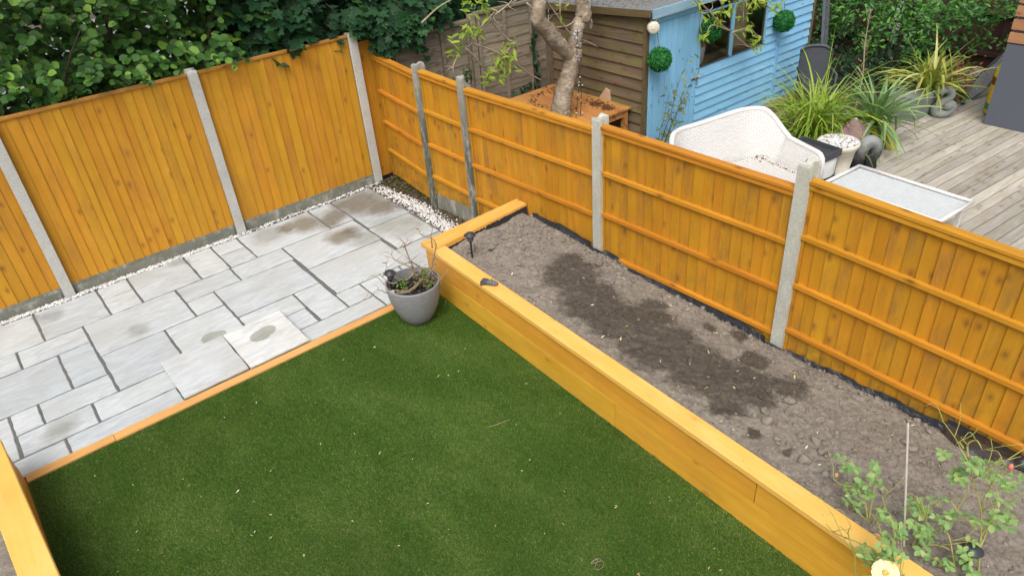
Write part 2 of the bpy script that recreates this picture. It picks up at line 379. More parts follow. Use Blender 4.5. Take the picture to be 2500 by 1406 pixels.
def m_weave(name, c, dark, sx, sy, usew=True, bumpd=.006, bs=.8):
    g = NT(name); v = g.uv() if usew else g.obj()
    b = g.n('TexBrick', Vector=v); b.offset = .5
    b.inputs['Color1'].default_value = (*c, 1); b.inputs['Color2'].default_value = (*[x*.9 for x in c], 1); b.inputs['Mortar'].default_value = (*dark, 1)
    b.inputs['Scale'].default_value = 1; b.inputs['Mortar Size'].default_value = sy*.16
    b.inputs['Brick Width'].default_value = sx; b.inputs['Row Height'].default_value = sy; b.inputs['Mortar Smooth'].default_value = .6
    n = g.noise(g.obj(), 9, 4, .6)
    col = g.mix(g.math('MULTIPLY', n, .15), b.outputs['Color'], tuple(x*.75 for x in c))
    return g.done(col, .6, g.bump(g.math('SUBTRACT', 1., b.outputs['Fac']), bs, bumpd), .35)
MT['wicker'] = m_weave('white_wicker', (.78, .77, .75), (.54, .52, .49), .05, .022, bs=.5)
MT['wickerseat'] = m_weave('white_wicker_seat', (.76, .74, .70), (.44, .41, .37), .03, .03, False)
MT['wickertop'] = m_weave('white_wicker_top', (.90, .91, .91), (.76, .78, .78), .06, .034, False, bs=.25)
MT['wickerrim'] = plain('white_wicker_rim', (.76, .75, .72), (.62, .60, .57), 60, .6, .4)
MT['rattan'] = m_weave('grey_rattan', (.075, .08, .09), (.035, .037, .042), .03, .014, False)
MT['rattanuv'] = m_weave('grey_rattan_weave', (.095, .10, .115), (.04, .042, .05), .04, .016)
MT['rattanrim'] = plain('grey_rattan_rim', (.085, .09, .10), None, 50, .6, .4)
def m_glass():
    g = NT('window_glass'); b = g.n('BsdfGlossy'); b.inputs['Roughness'].default_value = .02; b.inputs['Color'].default_value = (1, 1, 1, 1)
    t = g.n('BsdfTransparent'); t.inputs['Color'].default_value = (.99, 1, .995, 1)
    fr = g.n('Fresnel'); fr.inputs['IOR'].default_value = 1.6
    mx = g.n('MixShader'); g.t.links.new(fr.outputs[0], mx.inputs[0]); g.t.links.new(t.outputs[0], mx.inputs[1]); g.t.links.new(b.outputs[0], mx.inputs[2])
    g.t.links.new(mx.outputs[0], g.out.inputs['Surface']); return g.m
MT['glass'] = m_glass()

# ---------------------------------------------------------------- mesh helpers
def WM(o):
    if o.parent is None: return o.matrix_basis.copy()
    return WM(o.parent) @ o.matrix_parent_inverse @ o.matrix_basis
def place(o, parent=None, local=False):
    COL.objects.link(o)
    if parent is not None:
        o.parent = parent
        if not local: o.matrix_parent_inverse = WM(parent).inverted()
    return o
def tag(o, label=None, cat=None, group=None, kind=None):
    for k, v in (('label', label), ('category', cat), ('group', group), ('kind', kind)):
        if v: o[k] = v
    return o
def thing(name, label, cat, loc=(0, 0, 0), rz=0, group=None):
    o = bpy.data.objects.new(name, None); o.empty_display_size = .1
    o.location = loc; o.rotation_euler = (0, 0, rz); COL.objects.link(o)
    return tag(o, label, cat, group)
def np_mesh(name, V, F, mat=None, smooth=False, uv=None):
    V = np.asarray(V, dtype=np.float32); F = np.asarray(F, dtype=np.int32)
    m = bpy.data.meshes.new(name); k = F.shape[1]
    m.vertices.add(len(V)); m.vertices.foreach_set('co', V.ravel())
    m.loops.add(F.size); m.loops.foreach_set('vertex_index', F.ravel())
    m.polygons.add(len(F)); m.polygons.foreach_set('loop_start', np.arange(0, F.size, k, dtype=np.int32))
    try: m.polygons.foreach_set('loop_total', np.full(len(F), k, dtype=np.int32))
    except Exception: pass
    if smooth: m.polygons.foreach_set('use_smooth', np.ones(len(F), dtype=bool))
    if uv is not None:
        l = m.uv_layers.new(name='UVMap'); l.data.foreach_set('uv', np.asarray(uv, dtype=np.float32)[F.ravel()].ravel())
    m.update(calc_edges=True); m.validate()
    if mat: m.materials.append(MT[mat] if isinstance(mat, str) else mat)
    return m
def np_obj(name, V, F, mat, parent=None, smooth=False, uv=None, local=False):
    return place(bpy.data.objects.new(name, np_mesh(name, V, F, mat, smooth, uv)), parent, local)

class MB:
    def __init__(s): s.v = []; s.f = []
    def add(s, vs, fs):
        b = len(s.v); s.v += [tuple(p) for p in vs]; s.f += [tuple(b+i for i in f) for f in fs]; return s
    def hexa(s, p):   # 8 corners: bottom 4 ccw, top 4 ccw
        return s.add(p, [(3, 2, 1, 0), (4, 5, 6, 7), (0, 1, 5, 4), (1, 2, 6, 5), (2, 3, 7, 6), (3, 0, 4, 7)])
    def box(s, x0, x1, y0, y1, z0, z1):
        return s.hexa([(x0, y0, z0), (x1, y0, z0), (x1, y1, z0), (x0, y1, z0), (x0, y0, z1), (x1, y0, z1), (x1, y1, z1), (x0, y1, z1)])
    def cbox(s, x0, x1, y0, y1, z0, z1, c=.004):   # box with chamfered top edges
        s.hexa([(x0, y0, z0), (x1, y0, z0), (x1, y1, z0), (x0, y1, z0), (x0, y0, z1-c), (x1, y0, z1-c), (x1, y1, z1-c), (x0, y1, z1-c)]); s.f.pop(-5)
        b = len(s.v)-4
        s.v += [(x0+c, y0+c, z1), (x1-c, y0+c, z1), (x1-c, y1-c, z1), (x0+c, y1-c, z1)]
        for i in range(4): j = (i+1) % 4; s.f.append((b+i, b+j, b+4+j, b+4+i))
        s.f.append((b+4, b+5, b+6, b+7)); return s
    def beam(s, p, q, w, h, up=(0, 0, 1)):   # rectangular bar from p to q
        p, q = Vector(p), Vector(q); d = (q-p).normalized(); u = Vector(up); r = d.cross(u).normalized(); u = r.cross(d)
        a, b = r*w/2, u*h/2
        return s.hexa([p-a-b, p+a-b, p+a+b, p-a+b, q-a-b, q+a-b, q+a+b, q-a+b])
    def tube(s, pts, rad, n=8, cap=True):
        pts = [Vector(p) for p in pts]; rad = rad if isinstance(rad, (list, tuple)) else [rad]*len(pts)
        rings = []; u = None
        for i, p in enumerate(pts):
            d = (pts[min(i+1, len(pts)-1)]-pts[max(i-1, 0)]).normalized()
            if u is None: u = d.orthogonal().normalized()
            u = (u-d*u.dot(d)).normalized(); w = d.cross(u)
            b = len(s.v)
            for k in range(n):
                a = 2*math.pi*k/n; s.v.append(tuple(p+(u*math.cos(a)+w*math.sin(a))*rad[i]))
            rings.append(b)
        for a, b in zip(rings, rings[1:]):
            for k in range(n): s.f.append((a+k, a+(k+1) % n, b+(k+1) % n, b+k))
        if cap: s.f.append(tuple(rings[0]+k for k in reversed(range(n)))); s.f.append(tuple(rings[-1]+k for k in range(n)))
        return s
    def lathe(s, prof, n=32, c=(0, 0, 0), cap=False):
        b = len(s.v)
        for r, z in prof:
            for k in range(n): a = 2*math.pi*k/n; s.v.append((c[0]+r*math.cos(a), c[1]+r*math.sin(a), c[2]+z))
        for i in range(len(prof)-1):
            for k in range(n): s.f.append((b+i*n+k, b+i*n+(k+1) % n, b+(i+1)*n+(k+1) % n, b+(i+1)*n+k))
        if cap: s.f.append(tuple(b+k for k in reversed(range(n)))); s.f.append(tuple(b+(len(prof)-1)*n+k for k in range(n)))
        return s
    def sphere(s, c, r, n=10, m=6, sq=(1, 1, 1)):
        b = len(s.v); s.v.append((c[0], c[1], c[2]-r*sq[2]))
        for i in range(1, m):
            t = math.pi*i/m
            for k in range(n): a = 2*math.pi*k/n; s.v.append((c[0]+r*sq[0]*math.sin(t)*math.cos(a), c[1]+r*sq[1]*math.sin(t)*math.sin(a), c[2]-r*sq[2]*math.cos(t)))
        s.v.append((c[0], c[1], c[2]+r*sq[2])); e = len(s.v)-1
        for k in range(n):
            s.f.append((b, b+1+(k+1) % n, b+1+k)); s.f.append((e, b+1+(m-2)*n+k, b+1+(m-2)*n+(k+1) % n))
        for i in range(m-2):
            for k in range(n): s.f.append((b+1+i*n+k, b+1+i*n+(k+1) % n, b+1+(i+1)*n+(k+1) % n, b+1+(i+1)*n+k))
        return s
    def mesh(s, name, mat, smooth=False):
        m = bpy.data.meshes.new(name); m.from_pydata(s.v, [], s.f)
        m.materials.append(MT[mat] if isinstance(mat, str) else mat)
        if smooth:
            for p in m.polygons: p.use_smooth = True
        m.update(); return m
    def build(s, name, mat, parent=None, smooth=False, local=False):
        return place(bpy.data.objects.new(name, s.mesh(name, mat, smooth)), parent, local)

def smoothpath(pts, k=4):
    """Catmull-Rom through tuples of any length"""
    P = [np.array(p, float) for p in pts]
    if len(P) < 3: return [tuple(p) for p in P]
    P = [2*P[0]-P[1]]+P+[2*P[-1]-P[-2]]; out = []
    for i in range(1, len(P)-2):
        for j in range(k):
            t = j/k; a, b, c, d = P[i-1:i+3]
            out.append(.5*((2*b)+(-a+c)*t+(2*a-5*b+4*c-d)*t*t+(-a+3*b-3*c+d)*t**3))
    out.append(P[-2]); return [tuple(p) for p in out]

def vnoise(x, y, seed=0):
    """smooth value noise on numpy arrays"""
    r = np.random.default_rng(seed).random((64, 64))
    xi = np.floor(x).astype(int); yi = np.floor(y).astype(int); fx = x-xi; fy = y-yi
    fx = fx*fx*(3-2*fx); fy = fy*fy*(3-2*fy)
    g = lambda a, b: r[a % 64, b % 64]
    return (g(xi, yi)*(1-fx)+g(xi+1, yi)*fx)*(1-fy)+(g(xi, yi+1)*(1-fx)+g(xi+1, yi+1)*fx)*fy-.5

def leafshape(kind):
    """outline (x, y) of a leaf one unit long, base at the origin"""
    if kind == 'hazel': half = [(.06, .0), (.30, .12), (.42, .35), (.44, .55), (.36, .75), (.18, .90), (0, 1.)]
    elif kind == 'oval': half = [(.03, 0), (.22, .15), (.32, .42), (.29, .65), (.15, .88), (0, 1.)]
    elif kind == 'obovate': half = [(.03, 0), (.13, .25), (.22, .55), (.21, .8), (.09, .97), (0, 1.)]
    elif kind == 'lance': half = [(.02, 0), (.11, .2), (.14, .42), (.10, .7), (0, 1.)]
    elif kind == 'ivy': half = [(.05, .05), (.42, -.02), (.32, .3), (.5, .5), (.2, .6), (0, 1.)]
    else: half = [(.05, .06), (.26, -.08), (.33, .12), (.62, .22), (.44, .40), (.56, .68), (.24, .62), (.16, .84), (0, 1.)]   # sycamore
    L = half+[(-x, y) for x, y in reversed(half[:-1])]
    V = [(0, .42, -.03)]+[(x, y, .22*abs(x)-.18*(y-.4)**2) for x, y in L]
    n = len(L); F = [(0, 1+i, 1+(i+1) % n) for i in range(n)]
    return np.array(V), np.array(F)

def frames(nrm, tan):
    nrm = nrm/np.linalg.norm(nrm, axis=1, keepdims=True)
    t = tan-nrm*np.sum(tan*nrm, axis=1, keepdims=True); t /= np.linalg.norm(t, axis=1, keepdims=True)+1e-9
    b = np.cross(t, nrm)
    return np.stack([b, t, nrm], axis=2)      # columns: x, y (along the leaf), z
def scatter(kind, P, R, sz):
    V, F = leafshape(kind); n = len(P)
    A = np.einsum('nij,kj->nki', R, V)*sz[:, None, None]+P[:, None, :]
    return A.reshape(-1, 3), (F[None]+(np.arange(n)*len(V))[:, None, None]).reshape(-1, 3)
def leaves(kind, mat, P, R, sz, parent, nparts=300, name='leaf', key=None, rest='foliage'):
    """the nearest nparts leaves as parts of their own, the rest as one stuff part"""
    o = np.argsort(key if key is not None else np.linalg.norm(P-np.array(CAM), axis=1))
    V, F = leafshape(kind); me = np_mesh(name, V, F, mat)
    for i in o[:nparts]:
        ob = bpy.data.objects.new(name, me)
        m = Matrix(R[i].tolist()).to_4x4() @ Matrix.Scale(float(sz[i]), 4); m.translation = Vector(P[i].tolist())
        ob.matrix_basis = m; place(ob, parent)
    if len(o) > nparts:
        k = o[nparts:]; v, f = scatter(kind, P[k], R[k], sz[k])
        tag(np_obj(rest, v, f, mat, parent), kind='stuff')

# measured centre lines of twigs, stems and leaf sprays (metres)
TRUNK=[(1.759,-1.5,0.001,0.144),(1.868,-1.5,0.473,0.131),(1.941,-1.5,0.829,0.123),(2.02,-1.5,1.043,0.112),(2.11,-1.5,1.225,0.106),(2.158,-1.5,1.389,0.116),(2.188,-1.5,1.491,0.1)]
LIMBS=[[(2.156,-1.5,1.34,0.081),(2.071,-1.5,1.468,0.085),(1.897,-1.5,1.628,0.093),(1.769,-1.5,1.787,0.096),(1.632,-1.5,1.938,0.089),(1.662,-1.5,2.103,0.084),(1.737,-1.5,2.308,0.074)],[(2.164,-1.5,1.388,0.08),(2.205,-1.5,1.576,0.085),(2.25,-1.5,1.721,0.079),(2.349,-1.5,1.825,0.099),(2.326,-1.5,2.003,0.078),(2.304,-1.5,2.212,0.072)]]
TWIGS=[[(1.385,-1.5,2.219,0.01),(1.001,-1.5,2.106,0.01),(0.946,-1.5,2.078,0.01),(1.038,-1.5,1.973,0.01),(1.17,-1.5,1.821,0.011),(1.237,-1.5,1.762,0.011),(1.29,-1.5,1.681,0.011),(1.292,-1.5,1.626,0.011)],[(0.696,-1.5,1.871,0.01),(1.01,-1.5,1.699,0.011),(1.206,-1.5,1.562,0.011),(1.439,-1.5,1.364,0.011),(1.644,-1.5,1.23,0.011)],[(1.238,-1.5,1.771,0.011),(1.067,-1.5,1.617,0.011),(0.94,-1.5,1.541,0.011),(0.885,-1.5,1.476,0.011)],[(0.587,-1.5,1.847,0.01),(0.694,-1.5,1.717,0.01),(0.782,-1.5,1.593,0.01)],[(0.466,-1.5,1.8,0.01),(0.384,-1.5,1.688,0.01),(0.406,-1.5,1.571,0.01),(0.471,-1.5,1.478,0.01)],[(0.073,-1.5,2.211,0.01),(0.293,-1.5,2.317,0.01),(0.508,-1.5,2.373,0.01)],[(1.721,-1.5,2.158,0.011),(1.912,-1.5,1.938,0.011),(2.049,-1.5,1.752,0.011),(2.192,-1.5,1.617,0.011),(2.398,-1.5,1.524,0.012),(2.583,-1.5,1.419,0.012)],[(1.475,-1.5,2.146,0.011),(1.731,-1.5,1.9,0.011),(1.968,-1.5,1.741,0.011)],[(0.946,-1.5,2.078,0.01),(1.205,-1.5,2.187,0.01),(1.283,-1.5,2.267,0.01)],[(0.946,-1.5,2.078,0.01),(0.779,-1.5,1.949,0.01),(0.686,-1.5,1.882,0.01),(0.6,-1.5,1.857,0.01)],[(0.999,-1.5,2.141,0.01),(0.665,-1.5,1.93,0.01)],[(1.974,-1.5,2.135,0.011),(1.985,-1.5,1.812,0.011)],[(2.253,-1.5,1.806,0.011),(2.05,-1.5,1.776,0.011),(1.79,-1.5,1.815,0.011)]]
TLEAF=[(1.099,-1.5,1.701,14),(1.151,-1.5,1.621,12),(0.996,-1.5,1.565,14),(0.928,-1.5,1.488,12),(0.866,-1.5,1.457,8),(1.221,-1.5,1.72,7),(0.563,-1.5,1.994,9),(0.495,-1.5,1.893,7),(0.623,-1.5,2.037,6),(0.77,-1.5,1.972,9),(0.767,-1.5,2.08,8),(0.707,-1.5,2.263,10),(0.893,-1.5,2.203,9),(0.793,-1.5,2.293,8),(1.931,-1.5,2.044,5),(2.045,-1.5,1.977,6),(0.445,-1.5,1.848,5),(1.14,-1.5,1.507,6)]
TWIGS2=[[(3.25,-2.4,2.011,0.01),(3.585,-2.4,1.763,0.01),(3.872,-2.4,1.552,0.01),(4.095,-2.4,1.406,0.01),(4.45,-2.4,1.163,0.011),(4.726,-2.4,1.048,0.011)],[(4.095,-2.4,1.406,0.01),(4.482,-2.4,1.377,0.011),(4.691,-2.4,1.228,0.011)],[(4.242,-2.4,1.849,0.01),(4.304,-2.4,1.691,0.01),(4.336,-2.4,1.458,0.011)],[(3.326,-2.4,1.998,0.01),(3.401,-2.4,1.742,0.01),(3.474,-2.4,1.511,0.01)],[(3.722,-2.4,1.927,0.01),(3.917,-2.4,1.69,0.01)],[(4.403,-2.4,1.806,0.01),(4.902,-2.4,1.542,0.011)],[(4.093,-2.4,1.416,0.01),(3.689,-2.4,1.579,0.01),(3.577,-2.4,1.514,0.01)]]
TLEAF2=[(3.874,-2.4,1.708,14),(3.802,-2.4,1.639,10),(3.337,-2.4,1.904,9),(4.347,-2.4,1.394,14),(4.615,-2.4,1.148,14),(4.677,-2.4,1.204,9),(3.527,-2.4,1.727,5),(3.501,-2.4,1.481,9),(4.313,-2.4,1.589,7),(4.511,-2.4,1.697,14),(4.697,-2.4,1.652,12),(4.945,-2.4,1.555,9),(5.075,-2.4,1.598,8),(4.292,-2.4,1.708,8),(4.152,-2.4,1.782,8),(3.901,-2.4,1.8,6)]
ROSEA_STEMS=[[(-0.74,-7.629,0.304,0.006),(-0.74,-7.574,0.542,0.005),(-0.74,-7.521,0.783,0.005),(-0.74,-7.461,0.915,0.004),(-0.74,-7.398,1.043,0.004),(-0.74,-7.341,1.114,0.004),(-0.74,-7.298,1.168,0.003),(-0.74,-7.228,1.237,0.003)],[(-0.74,-7.511,0.806,0.005),(-0.74,-7.508,0.985,0.005),(-0.74,-7.534,1.092,0.004),(-0.74,-7.554,1.109,0.003)],[(-0.74,-7.528,0.662,0.005),(-0.74,-7.416,0.706,0.005),(-0.74,-7.366,0.735,0.004)],[(-0.74,-7.432,0.966,0.005),(-0.74,-7.483,1.08,0.005),(-0.74,-7.522,1.167,0.004),(-0.74,-7.465,1.109,0.003)],[(-0.74,-7.553,0.621,0.006),(-0.74,-7.58,0.79,0.004),(-0.74,-7.668,0.839,0.003)],[(-0.74,-7.384,1.061,0.005),(-0.74,-7.357,1.141,0.005),(-0.74,-7.388,1.191,0.004),(-0.74,-7.425,1.157,0.003)],[(-0.74,-7.516,0.779,0.005),(-0.74,-7.572,0.89,0.004),(-0.74,-7.617,0.988,0.003)],[(-0.74,-7.347,1.105,0.005),(-0.74,-7.319,1.126,0.004),(-0.74,-7.308,1.09,0.004)]]
ROSEA_LEAF=[(-0.74,-7.438,1.073),(-0.74,-7.42,1.089),(-0.74,-7.489,1.056),(-0.74,-7.529,1.045),(-0.74,-7.568,1.048),(-0.74,-7.609,1.068),(-0.74,-7.563,1.116),(-0.74,-7.343,0.955),(-0.74,-7.353,0.978),(-0.74,-7.401,0.972),(-0.74,-7.546,0.928),(-0.74,-7.546,0.882),(-0.74,-7.617,0.974),(-0.74,-7.601,0.885),(-0.74,-7.613,0.741),(-0.74,-7.65,0.776),(-0.74,-7.658,0.83),(-0.74,-7.555,0.687),(-0.74,-7.522,0.721),(-0.74,-7.595,1.099),(-0.74,-7.48,1.02),(-0.74,-7.6,0.854),(-0.74,-7.446,1.007),(-0.74,-7.516,1.092),(-0.74,-7.516,0.991),(-0.74,-7.613,0.94)]
ROSEB_STEMS=[[(-0.86,-7.096,0.29,0.005),(-0.86,-7.033,0.481,0.005),(-0.86,-6.978,0.606,0.004),(-0.86,-6.91,0.684,0.004),(-0.86,-6.88,0.733,0.003)],[(-0.86,-7.069,0.373,0.005),(-0.86,-7.047,0.596,0.004),(-0.86,-7.034,0.735,0.003)],[(-0.86,-7.09,0.356,0.005),(-0.86,-7.105,0.562,0.004),(-0.86,-7.141,0.71,0.003)],[(-0.86,-6.978,0.606,0.005),(-0.86,-6.888,0.565,0.004),(-0.86,-6.839,0.587,0.003)],[(-0.86,-7.09,0.32,0.005),(-0.86,-7.124,0.528,0.004),(-0.86,-7.093,0.619,0.003)],[(-0.86,-7.057,0.398,0.005),(-0.86,-6.993,0.411,0.004),(-0.86,-6.908,0.436,0.003)]]
ROSEB_LEAF=[(-0.86,-6.887,0.725),(-0.86,-6.921,0.71),(-0.86,-6.942,0.693),(-0.86,-6.978,0.606),(-0.86,-6.948,0.614),(-0.86,-7.024,0.726),(-0.86,-7.057,0.754),(-0.86,-7.128,0.721),(-0.86,-6.926,0.5),(-0.86,-6.947,0.494),(-0.86,-7.025,0.611),(-0.86,-7.041,0.591),(-0.86,-7.097,0.705),(-0.86,-7.004,0.621),(-0.86,-7.036,0.671)]
ROSEC_STEMS=[[(-0.84,-7.33,0.079,0.005),(-0.84,-7.309,0.371,0.004),(-0.84,-7.325,0.626,0.004),(-0.84,-7.322,0.769,0.003)],[(-0.84,-7.322,0.165,0.005),(-0.84,-7.332,0.463,0.004),(-0.84,-7.403,0.648,0.004),(-0.84,-7.438,0.713,0.003)],[(-0.84,-7.326,0.169,0.005),(-0.84,-7.309,0.51,0.004),(-0.84,-7.275,0.613,0.003)],[(-0.84,-7.329,0.426,0.005),(-0.84,-7.416,0.511,0.004),(-0.84,-7.477,0.519,0.003)],[(-0.84,-7.539,0.394,0.005),(-0.84,-7.46,0.587,0.004),(-0.84,-7.43,0.624,0.003)],[(-0.84,-7.318,0.235,0.005),(-0.84,-7.378,0.404,0.004),(-0.84,-7.406,0.379,0.003)],[(-0.84,-7.325,0.626,0.005),(-0.84,-7.291,0.725,0.004),(-0.84,-7.271,0.788,0.003)]]
ROSEC_LEAF=[(-0.84,-7.267,0.579),(-0.84,-7.28,0.634),(-0.84,-7.307,0.682),(-0.84,-7.335,0.716),(-0.84,-7.357,0.752),(-0.84,-7.384,0.728),(-0.84,-7.306,0.524),(-0.84,-7.352,0.584),(-0.84,-7.371,0.652),(-0.84,-7.42,0.664),(-0.84,-7.436,0.695),(-0.84,-7.386,0.549),(-0.84,-7.334,0.499),(-0.84,-7.397,0.717),(-0.84,-7.282,0.535),(-0.84,-7.331,0.647),(-0.84,-7.447,0.473),(-0.84,-7.483,0.509),(-0.84,-7.499,0.592),(-0.84,-7.499,0.473),(-0.84,-7.367,0.358),(-0.84,-7.39,0.399),(-0.84,-7.532,0.558),(-0.84,-7.516,0.525),(-0.84,-7.384,0.514),(-0.84,-7.32,0.604),(-0.84,-7.562,0.425),(-0.84,-7.599,0.475),(-0.84,-7.583,0.575)]
ROSED_STEMS=[[(-1.2,-7.386,0.495,0.004),(-1.2,-7.333,0.623,0.004),(-1.2,-7.278,0.731,0.003),(-1.2,-7.234,0.737,0.003)],[(-1.2,-7.376,0.501,0.004),(-1.2,-7.281,0.57,0.004),(-1.2,-7.194,0.567,0.003),(-1.2,-7.163,0.587,0.003)],[(-1.2,-7.211,0.373,0.004),(-1.2,-7.15,0.506,0.004),(-1.2,-7.08,0.574,0.003),(-1.2,-7.001,0.684,0.003)],[(-1.2,-7.08,0.574,0.004),(-1.2,-7.204,0.627,0.004),(-1.2,-7.242,0.648,0.003)],[(-1.2,-7.15,0.506,0.004),(-1.2,-7.103,0.629,0.004),(-1.2,-7.108,0.716,0.003)],[(-1.2,-7.359,0.551,0.004),(-1.2,-7.306,0.695,0.003),(-1.2,-7.308,0.823,0.003)],[(-1.2,-7.08,0.574,0.004),(-1.2,-7.015,0.546,0.004),(-1.2,-6.962,0.548,0.003)],[(-1.2,-7.382,0.541,0.004),(-1.2,-7.354,0.71,0.003),(-1.2,-7.303,0.849,0.003)]]
ROSED_LEAF=[(-1.2,-7.24,0.759),(-1.2,-7.278,0.731),(-1.2,-7.249,0.719),(-1.2,-7.203,0.576),(-1.2,-7.216,0.622),(-1.2,-7.196,0.501),(-1.2,-7.328,0.645),(-1.2,-7.265,0.521),(-1.2,-7.292,0.664),(-1.2,-7.322,0.743),(-1.2,-7.278,0.795),(-1.2,-7.289,0.629),(-1.2,-7.248,0.52),(-1.2,-7.326,0.698)]
FLOWER=(-1.22,-7.315,0.557)
BUDS=[(-0.74,-7.553,1.133),(-0.86,-6.838,0.593),(-1.2,-7.23,0.727)]
POTTWIGS=[[(-1.409,-2.996,0.198,0.019),(-1.404,-2.999,0.288,0.023),(-1.349,-3.028,0.348,0.03),(-1.295,-3.056,0.407,0.03),(-1.248,-3.081,0.459,0.022)],[(-1.381,-3.011,0.31,0.019),(-1.462,-2.969,0.329,0.015),(-1.556,-2.919,0.369,0.011),(-1.603,-2.894,0.424,0.007),(-1.635,-2.878,0.493,0.007)],[(-1.405,-2.998,0.279,0.015),(-1.464,-2.967,0.311,0.011),(-1.542,-2.927,0.352,0.011),(-1.615,-2.888,0.409,0.007),(-1.69,-2.849,0.355,0.007),(-1.737,-2.824,0.307,0.006)],[(-1.407,-2.998,0.216,0.015),(-1.408,-2.997,0.184,0.011),(-1.435,-2.983,0.158,0.008)],[(-1.269,-3.07,0.401,0.015),(-1.205,-3.103,0.484,0.015),(-1.166,-3.124,0.598,0.015),(-1.139,-3.138,0.742,0.011),(-1.16,-3.127,0.809,0.009),(-1.238,-3.086,0.859,0.007),(-1.256,-3.077,0.92,0.005)],[(-1.139,-3.138,0.742,0.011),(-1.128,-3.144,0.865,0.007),(-1.111,-3.153,0.951,0.005)],[(-1.322,-3.042,0.458,0.011),(-1.333,-3.036,0.548,0.011),(-1.344,-3.03,0.637,0.011),(-1.377,-3.013,0.78,0.009),(-1.383,-3.01,0.831,0.007),(-1.415,-2.993,0.779,0.005)],[(-1.377,-3.013,0.78,0.007),(-1.342,-3.032,0.847,0.005)],[(-1.33,-3.038,0.569,0.011),(-1.39,-3.006,0.613,0.011),(-1.458,-2.971,0.662,0.007),(-1.488,-2.955,0.719,0.005)],[(-1.253,-3.078,0.53,0.011),(-1.312,-3.047,0.535,0.011),(-1.358,-3.023,0.483,0.011),(-1.408,-2.997,0.477,0.007),(-1.458,-2.971,0.523,0.007)],[(-1.456,-2.972,0.444,0.009),(-1.526,-2.935,0.46,0.007),(-1.564,-2.915,0.534,0.007),(-1.585,-2.904,0.569,0.005)],[(-1.564,-2.915,0.534,0.007),(-1.526,-2.935,0.613,0.005),(-1.527,-2.935,0.655,0.005)],[(-1.247,-3.081,0.441,0.011),(-1.204,-3.104,0.386,0.011),(-1.174,-3.12,0.357,0.008),(-1.184,-3.115,0.328,0.008)],[(-1.274,-3.067,0.358,0.009),(-1.238,-3.086,0.295,0.008),(-1.257,-3.076,0.226,0.008),(-1.293,-3.057,0.203,0.006)],[(-1.171,-3.121,0.49,0.007),(-1.117,-3.15,0.411,0.008),(-1.079,-3.169,0.447,0.006)],[(-1.178,-3.118,0.601,0.007),(-1.145,-3.135,0.55,0.006),(-1.149,-3.133,0.516,0.006)],[(-1.338,-3.034,0.636,0.009),(-1.301,-3.053,0.67,0.007),(-1.281,-3.064,0.623,0.006)],[(-1.295,-3.056,0.407,0.015),(-1.228,-3.091,0.324,0.011),(-1.171,-3.121,0.379,0.008)]]
POTLEAF=[(-1.446,-2.977,0.442),(-1.436,-2.982,0.395),(-1.417,-2.992,0.413),(-1.433,-2.984,0.465),(-1.204,-3.104,0.386),(-1.193,-3.11,0.339),(-1.223,-3.094,0.368),(-1.205,-3.103,0.315),(-1.207,-3.102,0.414),(-1.259,-3.075,0.479),(-1.223,-3.094,0.502),(-1.199,-3.107,0.54),(-1.244,-3.083,0.44),(-1.374,-3.015,0.487),(-1.199,-3.107,0.372),(-1.431,-2.985,0.358)]

# ================================================================ the setting
b = MB(); b.box(-40, 45, -40, 60, -.4, -.06); tag(b.build('ground', 'ground'), 'bare dark ground', kind='structure')
b = MB(); b.box(-14, 12, 4.2, 16, -.05, -.02); tag(b.build('yard', 'yard'), 'pale yard behind the leafy hedge', kind='structure')

# ---- patio: mortar bed and one object for each slab
b = MB(); b.box(-5.6, -.15, -2.60, -.055, -.055, -.006); patio = tag(b.build('patio', 'mortar'), kind='structure')
Y = [-.075, -.36, -.715, -1.058, -1.385, -1.715, -2.045, -2.355, -2.60]
SL = [(-5.2, -4.136, 0, 2), (-4.136, -3.527, 0, 2), (-3.527, -3.213, 0, 1), (-3.527, -3.213, 1, 2), (-3.213, -2.60, 0, 2), (-2.60, -2.282, 0, 2),
      (-2.282, -1.976, 0, 1), (-2.282, -1.976, 1, 2), (-1.976, -1.06, 0, 2), (-1.06, -.745, 0, 2), (-.745, -.17, 0, 3), (-.76, -.19, 3, 5),
      (-5.2, -4.387, 2, 3), (-4.387, -3.80, 2, 3), (-3.80, -2.893, 2, 4), (-2.893, -2.297, 2, 3), (-2.297, -1.687, 2, 3), (-1.687, -.765, 2, 4),
      (-5.2, -4.094, 3, 5), (-4.094, -3.80, 3, 5), (-2.893, -2.603, 3, 4), (-2.603, -1.712, 3, 5), (-1.69, -.785, 4, 6),
      (-3.795, -3.21, 4, 6), (-3.21, -2.603, 4, 6), (-5.2, -4.598, 5, 7), (-4.598, -4.376, 5, 6), (-4.376, -3.797, 5, 6),
      (-2.603, -2.02, 5, 6), (-2.02, -1.715, 5, 7), (-4.594, -4.02, 6, 7), (-4.02, -3.12, 6, 7), (-3.12, -2.31, 6, 7), (-2.31, -2.036, 6, 7),
      (-1.715, -1.432, 6, 7), (-1.432, -.96, 6, 8), (-5.2, -4.288, 7, 8), (-4.288, -3.40, 7, 8), (-3.40, -2.40, 7, 8), (-2.40, -1.434, 7, 8), (-.8, -.19, 5, 8), (-.96, -.805, 6, 8)]
